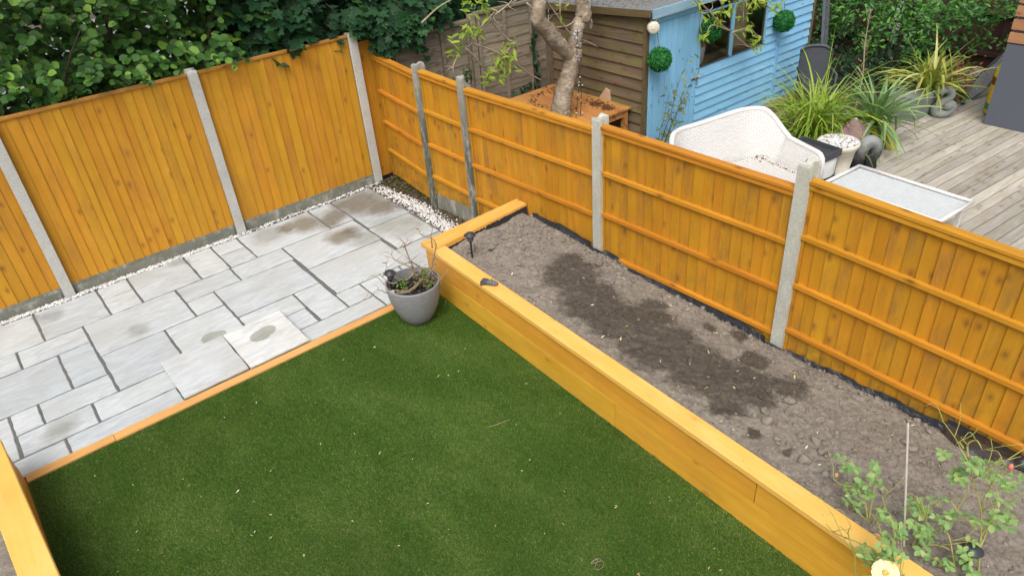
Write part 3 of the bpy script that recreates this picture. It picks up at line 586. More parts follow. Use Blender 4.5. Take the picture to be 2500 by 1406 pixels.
def slab(x0, x1, y0, y1, z0, z1, mat, parent, gap=.0105, name='slab'):
    """a riven paving slab: slightly irregular edges, rounded arris, a little out of level"""
    g = gap; nx = max(3, int((x1-x0)/.06)); ny = max(3, int((y0-y1)/.06)); pts = []
    def e(): return random.uniform(-.0035, .0035)
    for i in range(nx): pts.append((x0+g+(x1-x0-2*g)*i/nx, y1+g+e()))
    for i in range(ny): pts.append((x1-g+e(), y1+g+(y0-y1-2*g)*i/ny))
    for i in range(nx): pts.append((x1-g-(x1-x0-2*g)*i/nx, y0-g+e()))
    for i in range(ny): pts.append((x0+g+e(), y0-g-(y0-y1-2*g)*i/ny))
    cx, cy = (x0+x1)/2, (y0+y1)/2; tx, ty, dz = random.uniform(-.004, .004), random.uniform(-.004, .004), random.uniform(-.002, .002)
    def h(x, y): return z1+dz+tx*(x-cx)+ty*(y-cy)
    n = len(pts); V = [(x, y, z0) for x, y in pts]; V += [(x, y, h(x, y)-.006) for x, y in pts]
    k = .006; sx = 1-2*k/(x1-x0); sy = 1-2*k/(y0-y1)
    V += [(cx+(x-cx)*sx, cy+(y-cy)*sy, h(x, y)) for x, y in pts]
    F = [(i, (i+1) % n, n+(i+1) % n, n+i) for i in range(n)]+[(n+i, n+(i+1) % n, 2*n+(i+1) % n, 2*n+i) for i in range(n)]+[tuple(range(2*n, 3*n))]
    return MB().add(V, F).build(name, mat, parent)
for x0, x1, a, c in SL: slab(x0, x1, Y[a], Y[c], -.03, .004, 'stone', patio)

step = thing('paving_step', 'two pale raised sandstone slabs forming a step at the orange edging board', 'step', (-2.85, -2.25, 0))
b = MB(); b.box(-3.395, -2.275, -2.58, -1.985, -.004, .03); b.build('mortar_bed', 'timberdark', step)
slab(-3.412, -2.838, -1.965, -2.617, .03, .052, 'stone_step', step, .005)
slab(-2.838, -2.262, -1.965, -2.627, .03, .052, 'stone_step', step, .005)

# ---- lawn
lawn = tag(MB().add([(-4.62, -9.5, 0), (-.93, -9.5, 0), (-.93, -2.68, 0), (-4.62, -2.68, 0)], [(0, 1, 2, 3)]).build('lawn', 'turf'), kind='structure')
N = 900000
x = rng.uniform(-4.6, -.945, N); y = rng.uniform(-7.6, -2.685, N)
k = y > -4.5-.86*(x+4.6)
x, y = x[k], y[k]; n = len(x)
lean = 1.6*vnoise(x*1.1, y*1.1, 3)+rng.normal(0, 1.3, n)+2.2
amt = np.clip(.7+.8*vnoise(x*1.6+9, y*1.6, 5)+rng.normal(0, .35, n), .1, 1.4)
hh = rng.uniform(.007, .014, n)
az = rng.uniform(0, 2*np.pi, n); w = rng.uniform(.0012, .0022, n)
tip = np.stack([x+np.cos(lean)*hh*amt, y+np.sin(lean)*hh*amt, hh], 1)
a = np.stack([x-np.cos(az)*w, y-np.sin(az)*w, np.zeros(n)], 1); c = np.stack([x+np.cos(az)*w, y+np.sin(az)*w, np.zeros(n)], 1)
tag(np_obj('turf_pile', np.stack([a, c, tip], 1).reshape(-1, 3), np.arange(3*n).reshape(-1, 3), 'blade', lawn), kind='stuff')

# ---- raised bed soil
def capz(y): return .541+.0079*y
FX = lambda y: .0437-.0451*y          # front face of the concrete posts on the right
def bowi(y): return -.7205+.0381*y      # inner and outer edge of the long capping plank
def bowo(y): return -.8685+.0381*y
def soilz(x, y):
    u = (x-bowi(y))/(FX(y)+.03-bowi(y)); s = np.clip(u, 0, 1)
    zf = np.interp(y, [-8.4, -7.4, -5.7, -4.9, -4.0, -3.3, -2.9], [.20, .22, .29, .325, .42, .49, .495])
    z = (capz(y)-.052)*(1-s)+zf*s+.012*np.sin(y*2.1+u*2)*(1-s)-.05*np.clip((u-.93)/.07, 0, 1)
    z = z+.030*vnoise(x*5, y*5, 11)+.016*vnoise(x*13, y*13, 12)+.011*vnoise(x*30, y*30, 13)+.007*vnoise(x*70, y*70, 14)
    for hx, hy, hr, hd in ((-.448, -3.598, .03, .05), (-.63, -3.86, .05, .03), (-.58, -3.90, .04, .025)):
        z = z-hd*np.exp(-((x-hx)**2+(y-hy)**2)/(hr*hr))
    return z
ny, nx = 470, 130
yy = np.linspace(-8.4, -2.78, ny); vv = np.linspace(0, 1, nx)
Yg, Vg = np.meshgrid(yy, vv, indexing='ij'); Xg = (bowi(Yg)-.06)+(FX(Yg)+.055-bowi(Yg)+.06)*Vg
Zg = soilz(Xg, Yg)
idx = np.arange(ny*nx).reshape(ny, nx)
F = np.stack([idx[:-1, :-1], idx[:-1, 1:], idx[1:, 1:], idx[1:, :-1]], -1).reshape(-1, 4)
soil = tag(np_obj('soil', np.stack([Xg, Yg, Zg], -1).reshape(-1, 3), F[:, ::-1], 'soil', smooth=True), kind='structure')
def lump(seed, n=2):
    b = MB(); b.sphere((0, 0, 0), 1, 11, 8); V = np.array(b.v); r = np.random.default_rng(seed)
    for _ in range(5):
        w = r.normal(0, 2.2, 3); V *= (1+.13*np.sin(V @ w+r.uniform(0, 6)))[:, None]
    V *= (1+r.normal(0, .035, len(V)))[:, None]; V[:, 2] *= .75
    return V, b.f
clods = []
for s in range(5):
    V, f = lump(s); b = MB().add(V, f); clods.append(b.mesh('clod', 'clod', True))
CL = [(-.51, -6.15, .05), (-.58, -6.22, .055), (-.49, -6.53, .05), (-.45, -6.57, .045), (-.55, -6.60, .05), (-.72, -6.58, .055), (-.72, -6.72, .04), (-.68, -6.76, .045), (-.63, -6.80, .035), (-.27, -6.19, .055),
      (-.01, -6.89, .045), (-.04, -6.94, .045), (-.68, -6.36, .032), (.04, -4.03, .05), (-.59, -6.13, .03), (.27, -5.03, .035), (.2, -4.96, .03), (.07, -4.26, .045), (.22, -4.19, .035), (-.3, -3.1, .05), (-.2, -3.2, .04), (-.45, -3.15, .035),
      (-.05, -3.05, .04), (-.62, -3.0, .04), (-.7, -3.05, .03), (.0, -3.4, .035), (-.3, -4.62, .03), (-.26, -3.82, .03), (-.45, -6.35, .03), (-.66, -6.47, .03), (-.4, -6.05, .03), (-.28, -6.55, .028), (-.35, -6.72, .026), (.1, -3.2, .045), (.12, -4.7, .03), (.25, -5.3, .03)]
for i, (cx, cy, r) in enumerate([(a, c, q*.78) for a, c, q in CL]+[(random.uniform(-.8, .1), random.uniform(-7.2, -5.9), random.uniform(.012, .024)) for _ in range(50)]+[(random.uniform(-.7, .15), random.uniform(-3.6, -2.98), random.uniform(.012, .026)) for _ in range(40)]+[(FX(q)-random.uniform(.04, .16), q, random.uniform(.012, .028)) for q in [random.uniform(-7, -3.3) for _ in range(50)]]):
    ob = bpy.data.objects.new('clod', clods[i % 5]); ob.location = (cx, cy, float(soilz(np.array(cx), np.array(cy)))+r*.30)
    ob.rotation_euler = (random.uniform(-.3, .3), random.uniform(-.3, .3), random.uniform(0, 6.3)); ob.scale = (r*random.uniform(.7, 1.05), r*random.uniform(.55, .9), r*random.uniform(.65, .95)); place(ob, soil)
def pebbles(P, sz, seed, flat=.75):
    """many small stones in one mesh: jittered octahedra cut twice"""
    r = np.random.default_rng(seed)
    B = MB(); B.sphere((0, 0, 0), 1, 5, 4); V0 = np.array(B.v)
    F0 = []
    for f in B.f:
        for i in range(1, len(f)-1): F0.append((f[0], f[i], f[i+1]))
    F0 = np.array(F0); n = len(P)
    V = V0[None]*(1+r.normal(0, .22, (n, len(V0), 1)))*np.stack([r.uniform(.7, 1.2, n), r.uniform(.7, 1.2, n), r.uniform(.5, .9, n)*flat], 1)[:, None, :]
    a = r.uniform(0, 6.28, n); ca, sa = np.cos(a)[:, None], np.sin(a)[:, None]
    t = r.normal(0, .5, n); ct, st = np.cos(t)[:, None], np.sin(t)[:, None]
    X, Yv, Z = V[..., 0], V[..., 1], V[..., 2]
    X, Z = X*ct-Z*st, X*st+Z*ct
    X, Yv = X*ca-Yv*sa, X*sa+Yv*ca
    V = np.stack([X, Yv, Z], -1)*sz[:, None, None]+P[:, None, :]
    return V.reshape(-1, 3), (F0[None]+(np.arange(n)*len(V0))[:, None, None]).reshape(-1, 3)
n = 30000
py = rng.uniform(-8.2, -2.9, n); px = bowi(py)+.01+(FX(py)-bowi(py)-.01)*rng.random(n)**.9
m = vnoise(px*3.1, py*3.1, 21)+rng.normal(0, .3, n) > -.12; px, py = px[m], py[m]; n = len(px)
sz = np.clip(rng.lognormal(-5.55, .55, n), .002, .022)
v, f = pebbles(np.stack([px, py, soilz(px, py)+sz*.25], 1), sz, 5)
tag(np_obj('small_clods', v, f, 'clod', soil, True), kind='stuff')

# ---- soil of the bed on the left
ny, nx = 90, 60
Yg, Xg = np.meshgrid(np.linspace(-6, -2.67, ny*2), np.linspace(-6.2, -4.70, nx), indexing='ij')
Zg = np.where(Yg > -2.66, .0, 0)+.33+.03*vnoise(Xg*5, Yg*5, 31)+.02*vnoise(Xg*14, Yg*14, 32)+.01*vnoise(Xg*40, Yg*40, 33)
idx = np.arange(ny*2*nx).reshape(ny*2, nx); F = np.stack([idx[:-1, :-1], idx[:-1, 1:], idx[1:, 1:], idx[1:, :-1]], -1).reshape(-1, 4)
tag(np_obj('soil', np.stack([Xg, Yg, Zg], -1).reshape(-1, 3), F[:, ::-1], 'soil', smooth=True), kind='structure')

# ---- white chippings along the back fence and beside the corner of the patio
P = []
while len(P) < 4300:
    if random.random() < .62:
        px, py = random.uniform(-5, 0.0), random.uniform(-.085, -.022)
        if px > -1.95 and random.random() < .72: continue
    else:
        py_ = random.uniform(-2.45, -.12)
        px, py = random.gauss(-.06+.03*math.sin(py_*5), .058), py_
        if px > FX(py)-.01 or px < -.185: continue
        if py > -.5 and random.random() < .45: continue
    P.append((px, py, random.uniform(-.004, .012)))
P = np.array(P); sz = rng.uniform(.0075, .0145, len(P))
P[:, 2] += np.where(P[:, 1] > -.1, .006, .0)
v, f = pebbles(P, sz, 9)
tag(np_obj('gravel', v, f, 'chips'), 'white stone chippings along the edge of the patio', kind='stuff')
b = MB(); b.box(-5.4, .3, -.052, .02, -.06, -.002); b.box(-.148, .2, -2.6, -.053, -.06, -.003); tag(b.build('soil_strip', 'ground'), kind='structure')
# green and brown debris in the corner
n = 2600; px = rng.uniform(-.16, .26, n); py = rng.uniform(-1.75, -.03, n); k = (px > .03-.1*np.clip((py+.35)*4, -1, 1)+rng.normal(0, .05, n)) & (px < FX(py)+.02+.2*(py > -1.1)); px, py = px[k], py[k]; n = len(px)
R = frames(np.c_[rng.normal(0, .4, (n, 2)), np.ones(n)], rng.normal(0, 1, (n, 3)))
v, f = scatter('oval', np.c_[px, py, rng.uniform(.004, .03, n)], R, rng.uniform(.012, .035, n))
tag(np_obj('leaf_litter', v, f, leafmat('corner_moss', (.05, .06, .02), (.13, .125, .045), (.28, .22, .10))), 'moss and fallen leaves in the fence corner', kind='stuff')

# ================================================================ fences
def post(label, x, y, z0, z1, ang, mat='concrete', w=.10, d=.115, group='concrete fence posts', twist=0):
    """slotted concrete post; the slots face along the fence"""
    p = thing('concrete_post', label, 'fence post', (x, y, z0), ang, group)
    a, c, sl, sd = w/2, d/2, .026, .026
    o = [(-a, -c), (a, -c), (a, -sl), (a-sd, -sl+.003), (a-sd, sl-.003), (a, sl), (a, c), (-a, c), (-a, sl), (-a+sd, sl-.003), (-a+sd, -sl+.003), (-a, -sl)]
    h = z1-z0; r = random.Random(label); n = 12; V = []
    for z, k in ((0, 1), (h-.02, 1), (h, .93)):
        for (px, py) in o:
            jt = r.uniform(-.004, .004) if z > 0 else 0
            V.append((px*k+jt, py*k+jt, z+(r.uniform(-.008, .004) if z == h else 0)+(.012 if z == h and py > .02 else 0)))
    F = [(i*n+j, i*n+(j+1) % n, (i+1)*n+(j+1) % n, (i+1)*n+j) for i in range(2) for j in range(n)]
    F += [tuple(2*n+i for i in q) for q in ((0, 1, 2, 11), (11, 2, 3, 10), (10, 3, 4, 9), (9, 4, 5, 8), (8, 5, 6, 7))]
    MB().add(V, F).build('shaft', mat, p, local=True)
    return p

def fence_panel(label, p0, p1, bot, top, nrm, nb, mat, rails=(), railmat='rail', cap=True, capmat='rail', group=None, lip=.012, proud=.045, sidepost=True, flip=False, stagger=.004, thick=.016):
    """close-board panel from p0 to p1 (plan); bot and top give heights at both ends; nrm points to the viewer"""
    a, c = Vector((*p0, 0)), Vector((*p1, 0)); L = (c-a).length; u = (c-a)/L; n = Vector((*nrm, 0)).normalized()
    t = thing('fence_panel', label, 'fence panel', (a.x, a.y, 0), 0, group)
    def pt(s, d, z): return a+u*s+n*d+Vector((0, 0, z))
    zb = lambda s: bot[0]+(bot[1]-bot[0])*s/L
    zt = lambda s: top[0]+(top[1]-top[0])*s/L
    w = L/nb
    cuts = [0.]+[w*i+random.uniform(-.012, .012) for i in range(1, nb)]+[L]
    for i in range(nb):
        s0, s1 = cuts[i], min(L, cuts[i+1]+.014); jb = random.uniform(-stagger, stagger)
        d0, d1 = (thick, .003) if not flip else (.003, thick)
        if flip: s0, s1 = max(0, cuts[i]-.014), cuts[i+1]
        th = .003+random.uniform(0, .002)
        jd = random.uniform(-.0015, .0015)
        V = []
        for z0 in (0, 1):
            for s, d in ((s0, d0+jd), (s1, d1+jd)):
                z = (zb(s)+jb) if z0 == 0 else zt(s)-.012
                V.append((s, d, z)); V.append((s, d-th-.004, z))
        q = [pt(*V[k]) for k in (0, 2, 3, 1, 4, 6, 7, 5)]
        MB().hexa(q).build('board', mat, t)
    for k, zo in enumerate(rails):
        V = []
        for s in (.0, L):
            z = zt(s)-zo; V += [pt(s, .010, z), pt(s, proud, z-.004), pt(s, proud, z-.036), pt(s, .010, z-.040)]
        q = MB().add(V, [(0, 1, 5, 4), (1, 2, 6, 5), (2, 3, 7, 6), (3, 0, 4, 7), (3, 2, 1, 0), (4, 5, 6, 7)]); q.build('rail', railmat, t)
    if rails and sidepost:
        for s in (.001, L-.025):
            b = MB(); b.hexa([pt(s, .0165, zb(s)), pt(s+.024, .0165, zb(s)), pt(s+.024, .030, zb(s)), pt(s, .030, zb(s)), pt(s, .0165, zt(s)-.013), pt(s+.024, .0165, zt(s)-.013), pt(s+.024, .030, zt(s)-.013), pt(s, .030, zt(s)-.013)])
            b.build('batten', mat, t)
    if cap:
        V = []
        for s in (0, L):
            z = zt(s); V += [pt(s, -.02, z-.012), pt(s, proud+.008 if rails else .028, z-.012), pt(s, proud+.008 if rails else .028, z+.010), pt(s, -.02, z+.014)]
        MB().add(V, [(0, 1, 5, 4), (1, 2, 6, 5), (2, 3, 7, 6), (3, 0, 4, 7), (3, 2, 1, 0), (4, 5, 6, 7)]).build('capping_rail', capmat, t)
    return t

# back fence, faces -Y
GB = 'orange panels of the back fence'
fence_panel('orange close-board panel between the middle post and the corner post of the back fence', (-1.83, .012), (-.05, .012), (.125, .125), (1.89, 1.885), (0, -1), 17, 'fence_back', cap=True, capmat='rail_x', group=GB, flip=True, thick=.0125)
fence_panel('wide orange close-board panel left of the middle post, with leaves hanging over it', (-3.71, .012), (-1.93, .012), (.125, .125), (1.905, 1.89), (0, -1), 19, 'fence_back', capmat='rail_x', group=GB, flip=True, thick=.0125)
fence_panel('orange close-board panel cut off at the left edge, beyond the leftmost post', (-5.6, .012), (-3.81, .012), (.125, .125), (1.905, 1.9), (0, -1), 18, 'fence_back', capmat='rail_x', group=GB, flip=True, thick=.0125)
fence_panel('narrow strip of orange boards in the corner, right of the corner post', (.05, .02), (.26, .02), (.06, .06), (1.80, 1.80), (0, -1), 2, 'fence_back', cap=False, group=GB)
post('concrete post in the far corner of the back fence, leaves at its top', 0, .005, -.05, 1.90, 0)
post('grey concrete post in the middle of the back fence', -1.88, .005, -.05, 1.925, 0)
post('leftmost grey concrete post of the back fence', -3.76, .005, -.05, 1.93, 0)
for i, (x0, x1, lb) in enumerate(((-1.835, -.045, 'mossy concrete gravel board under the right panel of the back fence'), (-3.715, -1.925, 'concrete gravel board under the wide panel of the back fence'), (-5.6, -3.805, 'concrete gravel board under the leftmost panel of the back fence'))):
    g = thing('gravel_board', lb, 'gravel board', ((x0+x1)/2, .01, 0), 0, 'concrete gravel boards')
    b = MB(); b.box(x0, x1, -.004, .03, -.06, .132); b.build('board', 'gboard', g)
    b = MB(); b.box(x0+.03, x1-.03, -.012, -.0045, -.05, .095); b.build('raised_panel', 'gboard', g)

# right fence, faces -X
GR = 'orange panels of the fence along the raised bed'
FA = math.atan(.0451)
def FP(y): return FX(y)+.058
SP = .4064
nr = (-1, -.045)
fence_panel('shadowed orange panel in the corner, its foot clear of the ground', (.262, -.02), (.155, -1.12), (.045, .05), (1.615, 1.60), nr, 11, 'fence_right', (.02, .42, .82, 1.2), group=GR)
fence_panel('short narrow orange panel between two close algae-streaked posts', (FP(-1.215), -1.215), (FP(-1.915), -1.915), (.19, .19), (1.655, 1.625), nr, 7, 'fence_right', (.02, .42, .82, 1.22), group=GR)
fence_panel('orange panel behind the far end of the raised bed', (FP(-2.005), -2.005), (FP(-3.787), -3.787), (.10, .10), (1.608, 1.600), nr, 19, 'fence_right', (.016, SP, 2*SP, 3*SP), group=GR)
fence_panel('orange panel behind the middle of the soil, between two concrete posts', (FP(-3.877), -3.877), (FP(-5.671), -5.671), (.10, .06), (1.639, 1.604), nr, 19, 'fence_right', (.016, SP, 2*SP, 3*SP), group=GR)
fence_panel('nearest orange panel, running off the right edge', (FP(-5.761), -5.761), (FP(-7.60), -7.60), (.08, .0), (1.69, 1.567), nr, 19, 'fence_right', (.016, SP, 2*SP, 3*SP), group=GR)
def rpost(y, z1, lb, mat): post(lb, FX(y)+.058, y, -.05, z1, math.pi/2-FA+math.pi, mat)
rpost(-1.17, 1.723, 'algae-streaked concrete post nearest the fence corner', 'concrete_alg')
rpost(-1.96, 1.727, 'algae-streaked concrete post with a small plant growing at its top', 'concrete_alg')
rpost(-3.832, 1.711, 'lichen-speckled concrete post beside the orange table', 'concrete_pale')
rpost(-5.716, 1.809, 'nearest and tallest looking concrete post, in front of the wicker sofa', 'concrete_pale')
g = thing('gravel_board', 'pale concrete gravel board under the short narrow panel', 'gravel board', (FP(-1.5), -1.5, 0), 0, 'concrete gravel boards')
b = MB(); b.hexa([(FP(-1.215)-.022, -1.215, -.05), (FP(-1.915)-.022, -1.915, -.05), (FP(-1.915)+.015, -1.915, -.05), (FP(-1.215)+.015, -1.215, -.05), (FP(-1.215)-.022, -1.215, .185), (FP(-1.915)-.022, -1.915, .185), (FP(-1.915)+.015, -1.915, .185), (FP(-1.215)+.015, -1.215, .185)]); b.build('board', 'gboard', g)

# ================================================================ raised bed on the right
bed = thing('raised_bed', 'long raised bed of yellow stained sleepers filled with bare soil', 'raised bed', (-1.0, -5, 0))
def strip(ys, xo, xi, z0, z1, name, mat, parent, c=.006):
    """plank along Y with its own sweep: outer and inner edge, bottom and top height at every y"""
    V = []; F = []
    for y in ys:
        o, i, lo, hi = float(xo(y)), float(xi(y)), float(z0(y)), float(z1(y))
        V += [(o, y, lo), (i, y, lo), (i, y, hi-c), (i-c, y, hi), (o+c, y, hi), (o, y, hi-c)]
    for k in range(len(ys)-1):
        for j in range(6): F.append((k*6+j, (k+1)*6+j, (k+1)*6+(j+1) % 6, k*6+(j+1) % 6))
    F += [tuple(range(6)), tuple(reversed(range(len(V)-6, len(V))))]
    return MB().add(V, F).build(name, mat, parent)
ys = list(np.linspace(-2.848, -8.4, 24))
strip(ys, bowo, bowi, lambda y: capz(y)-.042, capz, 'capping_plank', 'cap', bed)
wallx = lambda y: bowo(y)+.022
def mid(y): return .243
strip(list(np.linspace(-2.67, -6.490, 16)), wallx, lambda y: wallx(y)+.05, mid, lambda y: capz(y)-.0425, 'sleeper', 'bed', bed, .003)
strip(list(np.linspace(-6.496, -8.4, 9)), wallx, lambda y: wallx(y)+.05, mid, lambda y: capz(y)-.0425, 'sleeper', 'bed', bed, .003)
strip(list(np.linspace(-2.67, -5.274, 12)), lambda y: wallx(y)-.001, lambda y: wallx(y)+.05, lambda y: -.05, lambda y: mid(y)-.0015, 'sleeper', 'bed', bed, .003)
strip(list(np.linspace(-5.278, -8.4, 12)), lambda y: wallx(y)+.0015, lambda y: wallx(y)+.05, lambda y: -.05, lambda y: mid(y)-.0015, 'sleeper', 'bed', bed, .003)
def slabx(x0, x1, yo0, yo1, yi0, yi1, z0, z1, name, mat):
    b = MB(); b.hexa([(x0, yi0, z0[0]), (x1, yi1, z0[1]), (x1, yo1, z0[1]), (x0, yo0, z0[0]), (x0, yi0, z1[0]), (x1, yi1, z1[1]), (x1, yo1, z1[1]), (x0, yo0, z1[0])]); b.build(name, mat, bed)
slabx(-.972, FP(-2.75)-.018, -2.630, -2.672, -2.846, -2.832, (.480, .528), (.524, .574), 'end_capping_plank', 'cap_x')
slabx(-.905, FP(-2.75)-.02, -2.672, -2.712, -2.722, -2.762, (.245, .245), (.479, .527), 'end_sleeper', 'bed')
slabx(-.905, FP(-2.75)-.02, -2.669, -2.709, -2.722, -2.762, (-.05, -.05), (.243, .243), 'end_sleeper', 'bed')
for k, (sx, sy) in enumerate(((-1.06, -6.36), (-1.03, -5.58), (-1.0, -4.6), (-.92, -3.2), (-1.08, -6.9))):
    b = MB(); b.lathe([(.0, .0015), (.006, .0015), (.0065, 0)], 10, (sx, sy, capz(sy)), False); b.build('screw_head', 'edging', bed)

# black liner along the fence and the far end
def liner(label, path, name='plastic_liner', drop=.09, rise=.05, seed=0, width=.03):
    r = np.random.default_rng(seed); n = len(path); rows = 7; V = []
    for i, (x, y, z, nx_, ny_, rs) in enumerate(path):
        for j in range(rows):
            t = j/(rows-1); d = width*(1-t)**1.3+.003*r.normal()*(1 if 0 < j < rows-1 else .3)
            V.append((x+nx_*d, y+ny_*d, z-drop+t*(drop+rise*rs)+.0025*r.normal()))
    F = [(i*rows+j, (i+1)*rows+j, (i+1)*rows+j+1, i*rows+j+1) for i in range(n-1) for j in range(rows-1)]
    o = MB().add(V, F).build(name, 'liner', smooth=True)
    return tag(o, label, 'liner')
pth = []
for y in np.linspace(-2.93, -8.2, 190):
    z = float(soilz(np.array(FX(y)), np.array(y))); k = .9+2.6*float(vnoise(np.array(y*1.9), np.array(3.3), 41))+.5*float(vnoise(np.array(y*6.), np.array(1.3), 42))
    k += 1.6*math.exp(-((y+3.35)/.35)**2)+1.0*math.exp(-((y+5.35)/.25)**2)+.8*math.exp(-((y+4.2)/.3)**2)
    inset = 0.0 if abs(y+3.832) > .09 and abs(y+5.716) > .09 else -.07
    pth.append((FX(y)+.022+inset*.55, y, z+.02, -1, -.045, max(.05, k*.36)))
liner('crumpled black plastic liner between the soil and the orange fence', pth, drop=.06, width=.055)
pth = [(x, -2.838, .505+.045*(x+.8), 0, -1, .1+.1*math.sin(x*19)) for x in np.linspace(-.80, .20, 60)]
liner('black plastic liner folded below the end plank of the raised bed', pth, drop=.11, rise=.0, seed=4, width=.035)
# a loose flap of the liner catching the light, at the right
V = []; F = []; r = np.random.default_rng(3)
for i in range(22):
    for j in range(9):
        y = -6.98-.52*i/21; u = j/8; wdt = .20*math.sin(math.pi*min(1, (i+2)/23))**.7
        x = FX(y)+.04-u*wdt; V.append((x, y, float(soilz(np.array(x), np.array(y)))+.014+.10*(1-u)+.005*math.sin(i*.7+u*3)+.0012*r.normal()))
F = [(i*9+j, (i+1)*9+j, (i+1)*9+j+1, i*9+j+1) for i in range(21) for j in range(8)]
tag(MB().add(V, F).build('plastic_liner', 'liner_wet', smooth=True), 'loose shiny flap of black liner lying on the soil at the right edge', 'liner')

# ================================================================ raised bed at the left edge and the edging board
lb_ = thing('raised_bed', 'bright yellow raised bed cut off at the lower left corner', 'raised bed', (-4.7, -3.5, 0))
lo = lambda y: -4.578+(y+3.4)*-.053      # lawn side edge of the capping
def stripl(ys, xr, xl, z0, z1, name, mat):
    strip(ys, xl, xr, z0, z1, name, mat, lb_)
stripl(list(np.linspace(-2.59, -6, 14)), lo, lambda y: lo(y)-.185, lambda y: .360, lambda y: .402, 'capping_plank', 'cap')
wl = lambda y: -4.615+(y+3.2)*-.012
stripl(list(np.linspace(-2.675, -6, 14)), wl, lambda y: wl(y)-.05, lambda y: .18, lambda y: .3595, 'sleeper', 'bed')
stripl(list(np.linspace(-2.67, -6, 14)), lambda y: wl(y)+.003, lambda y: wl(y)-.05, lambda y: -.05, lambda y: .1785, 'sleeper', 'bed')
b = MB(); b.box(-6.3, -4.665, -2.72, -2.672, -.05, .359); b.build('end_sleeper', 'bed', lb_)
b = MB(); b.box(-6.3, -4.82, -2.78, -2.59, .3605, .403); b.build('end_capping_plank', 'cap_x', lb_)
ed = thing('edging_board', 'pale orange board edging the lawn along the paved patio', 'edging board', (-2.8, -2.65, 0))
ey = lambda x: -2.592-(x+4.62)*.0125
for x0, x1 in ((-4.612, -3.985), (-3.982, -.955)):
    b = MB(); b.hexa([(x0, ey(x0)-.098, -.05), (x1, ey(x1)-.090, -.05), (x1, ey(x1), -.05), (x0, ey(x0), -.05), (x0, ey(x0)-.098, .016), (x1, ey(x1)-.090, .016), (x1, ey(x1), .016), (x0, ey(x0), .016)]); b.build('board', 'edging', ed)

# ================================================================ things on the patio and in the bed
# ---- big grey pot
PX, PY = -1.335, -3.02
pot = thing('plant_pot', 'large round grey pot on the lawn beside the raised bed', 'plant pot', (PX, PY, 0))
prof = [(0, .012), (.105, .012), (.125, .02), (.165, .08), (.205, .17), (.232, .27), (.246, .36), (.250, .415), (.249, .428), (.243, .432), (.236, .428), (.232, .40), (.222, .30), (.0, .30)]
MB().lathe(prof[:11], 56, (PX, PY, 0)).build('shell', 'pot', pot, True)
MB().lathe([(.236, .428), (.232, .39), (.222, .30)], 56, (PX, PY, 0)).build('inner_wall', 'pot', pot, True)
ny = 40; V = []; F = []
n = 3200; rr = .228*np.sqrt(rng.random(n)); aa = rng.uniform(0, 6.28, n)
P = np.c_[PX+rr*np.cos(aa), PY+rr*np.sin(aa), .325+.02*vnoise(rr*np.cos(aa)*20, rr*np.sin(aa)*20, 2)]
v, f = pebbles(P, rng.uniform(.005, .013, n), 3)
MB().lathe([(.0, .325), (.228, .318)], 30, (PX, PY, 0)).build('compost_surface', 'compost', pot)
tag(np_obj('compost', v, f, 'compost', pot), kind='stuff')

def twigset(parent, lst, mat, name='branch', n=6, jit=.01, seed=0, k=4, taper=.6):
    r = random.Random(seed)
    for t in lst:
        q = [(x+r.uniform(-jit, jit), y+r.uniform(-jit, jit), z, w) for x, y, z, w in t]
        q = smoothpath(q, k); m = len(q)
        MB().tube([p[:3] for p in q], [max(.0012, p[3]*(1-(1-taper)*i/(m-1))) for i, p in enumerate(q)], n).build(name, mat, parent, True)
shrub = thing('bare_shrub', 'gnarled almost leafless shrub growing in the large grey pot', 'shrub', (PX, PY, .325))
for i, t in enumerate(POTTWIGS):
    dx = random.uniform(-.06, .06) if i else 0
    POTTWIGS[i] = [(x+dx*.88*(.3+j/len(t)), y+dx*.45*(.3+j/len(t)), max(z, .335), w*.7) for j, (x, y, z, w) in enumerate(t)]
twigset(shrub, POTTWIGS, 'twigpot', jit=.008, seed=2)
extra = []
r = random.Random(5)
for t in POTTWIGS:
    for j in range(1, len(t)):
        for _ in range(r.choice((0, 1, 1, 2, 3))):
            x, y, z, w = t[j]; a = r.uniform(0, 6.28); l = r.uniform(.03, .12)
            extra.append([(x, y, z, .003), (x+l*.5*math.cos(a), y+l*.5*math.sin(a), z+l*.3, .0025), (x+l*math.cos(a+.5), y+l*math.sin(a+.5), z+l*r.uniform(.1, .8), .0018)])
twigset(shrub, extra, 'twigpot', 'twig', 5, .0, 3, 3)
P = []; 
for q in POTLEAF:
    for k in range(5): P.append((q[0]+r.gauss(0, .014), q[1]+r.gauss(0, .014), max(.35, q[2]+r.gauss(0, .02))))
P = np.array(P); n = len(P)
leaves('lance', 'shrubleaf', P, frames(np.c_[rng.normal(0, .6, (n, 2)), np.ones(n)], rng.normal(0, 1, (n, 3))+[0, 0, .5]), rng.uniform(.025, .05, n), shrub, 100)
n = 260; P = np.c_[rng.normal(-1.24, .05, n), rng.normal(-3.05, .04, n), rng.uniform(.36, .50, n)]
v, f = scatter('lance', P, frames(rng.normal(0, 1, (n, 3)), rng.normal(0, 1, (n, 3))), rng.uniform(.02, .05, n))
tag(np_obj('dry_growth', v, f, leafmat('dry_moss', (.12, .11, .04), (.22, .19, .08), (.33, .28, .13)), shrub), kind='stuff')
lab = thing('plant_label', 'white plastic plant label at the rim of the large grey pot', 'label', (-1.535, -2.96, .34))
MB().hexa([(-1.545, -2.975, .33), (-1.515, -2.995, .33), (-1.514, -2.993, .33), (-1.544, -2.973, .33), (-1.550, -2.968, .40), (-1.520, -2.988, .40), (-1.519, -2.986, .40), (-1.549, -2.966, .40)]).build('tag', 'white', lab)

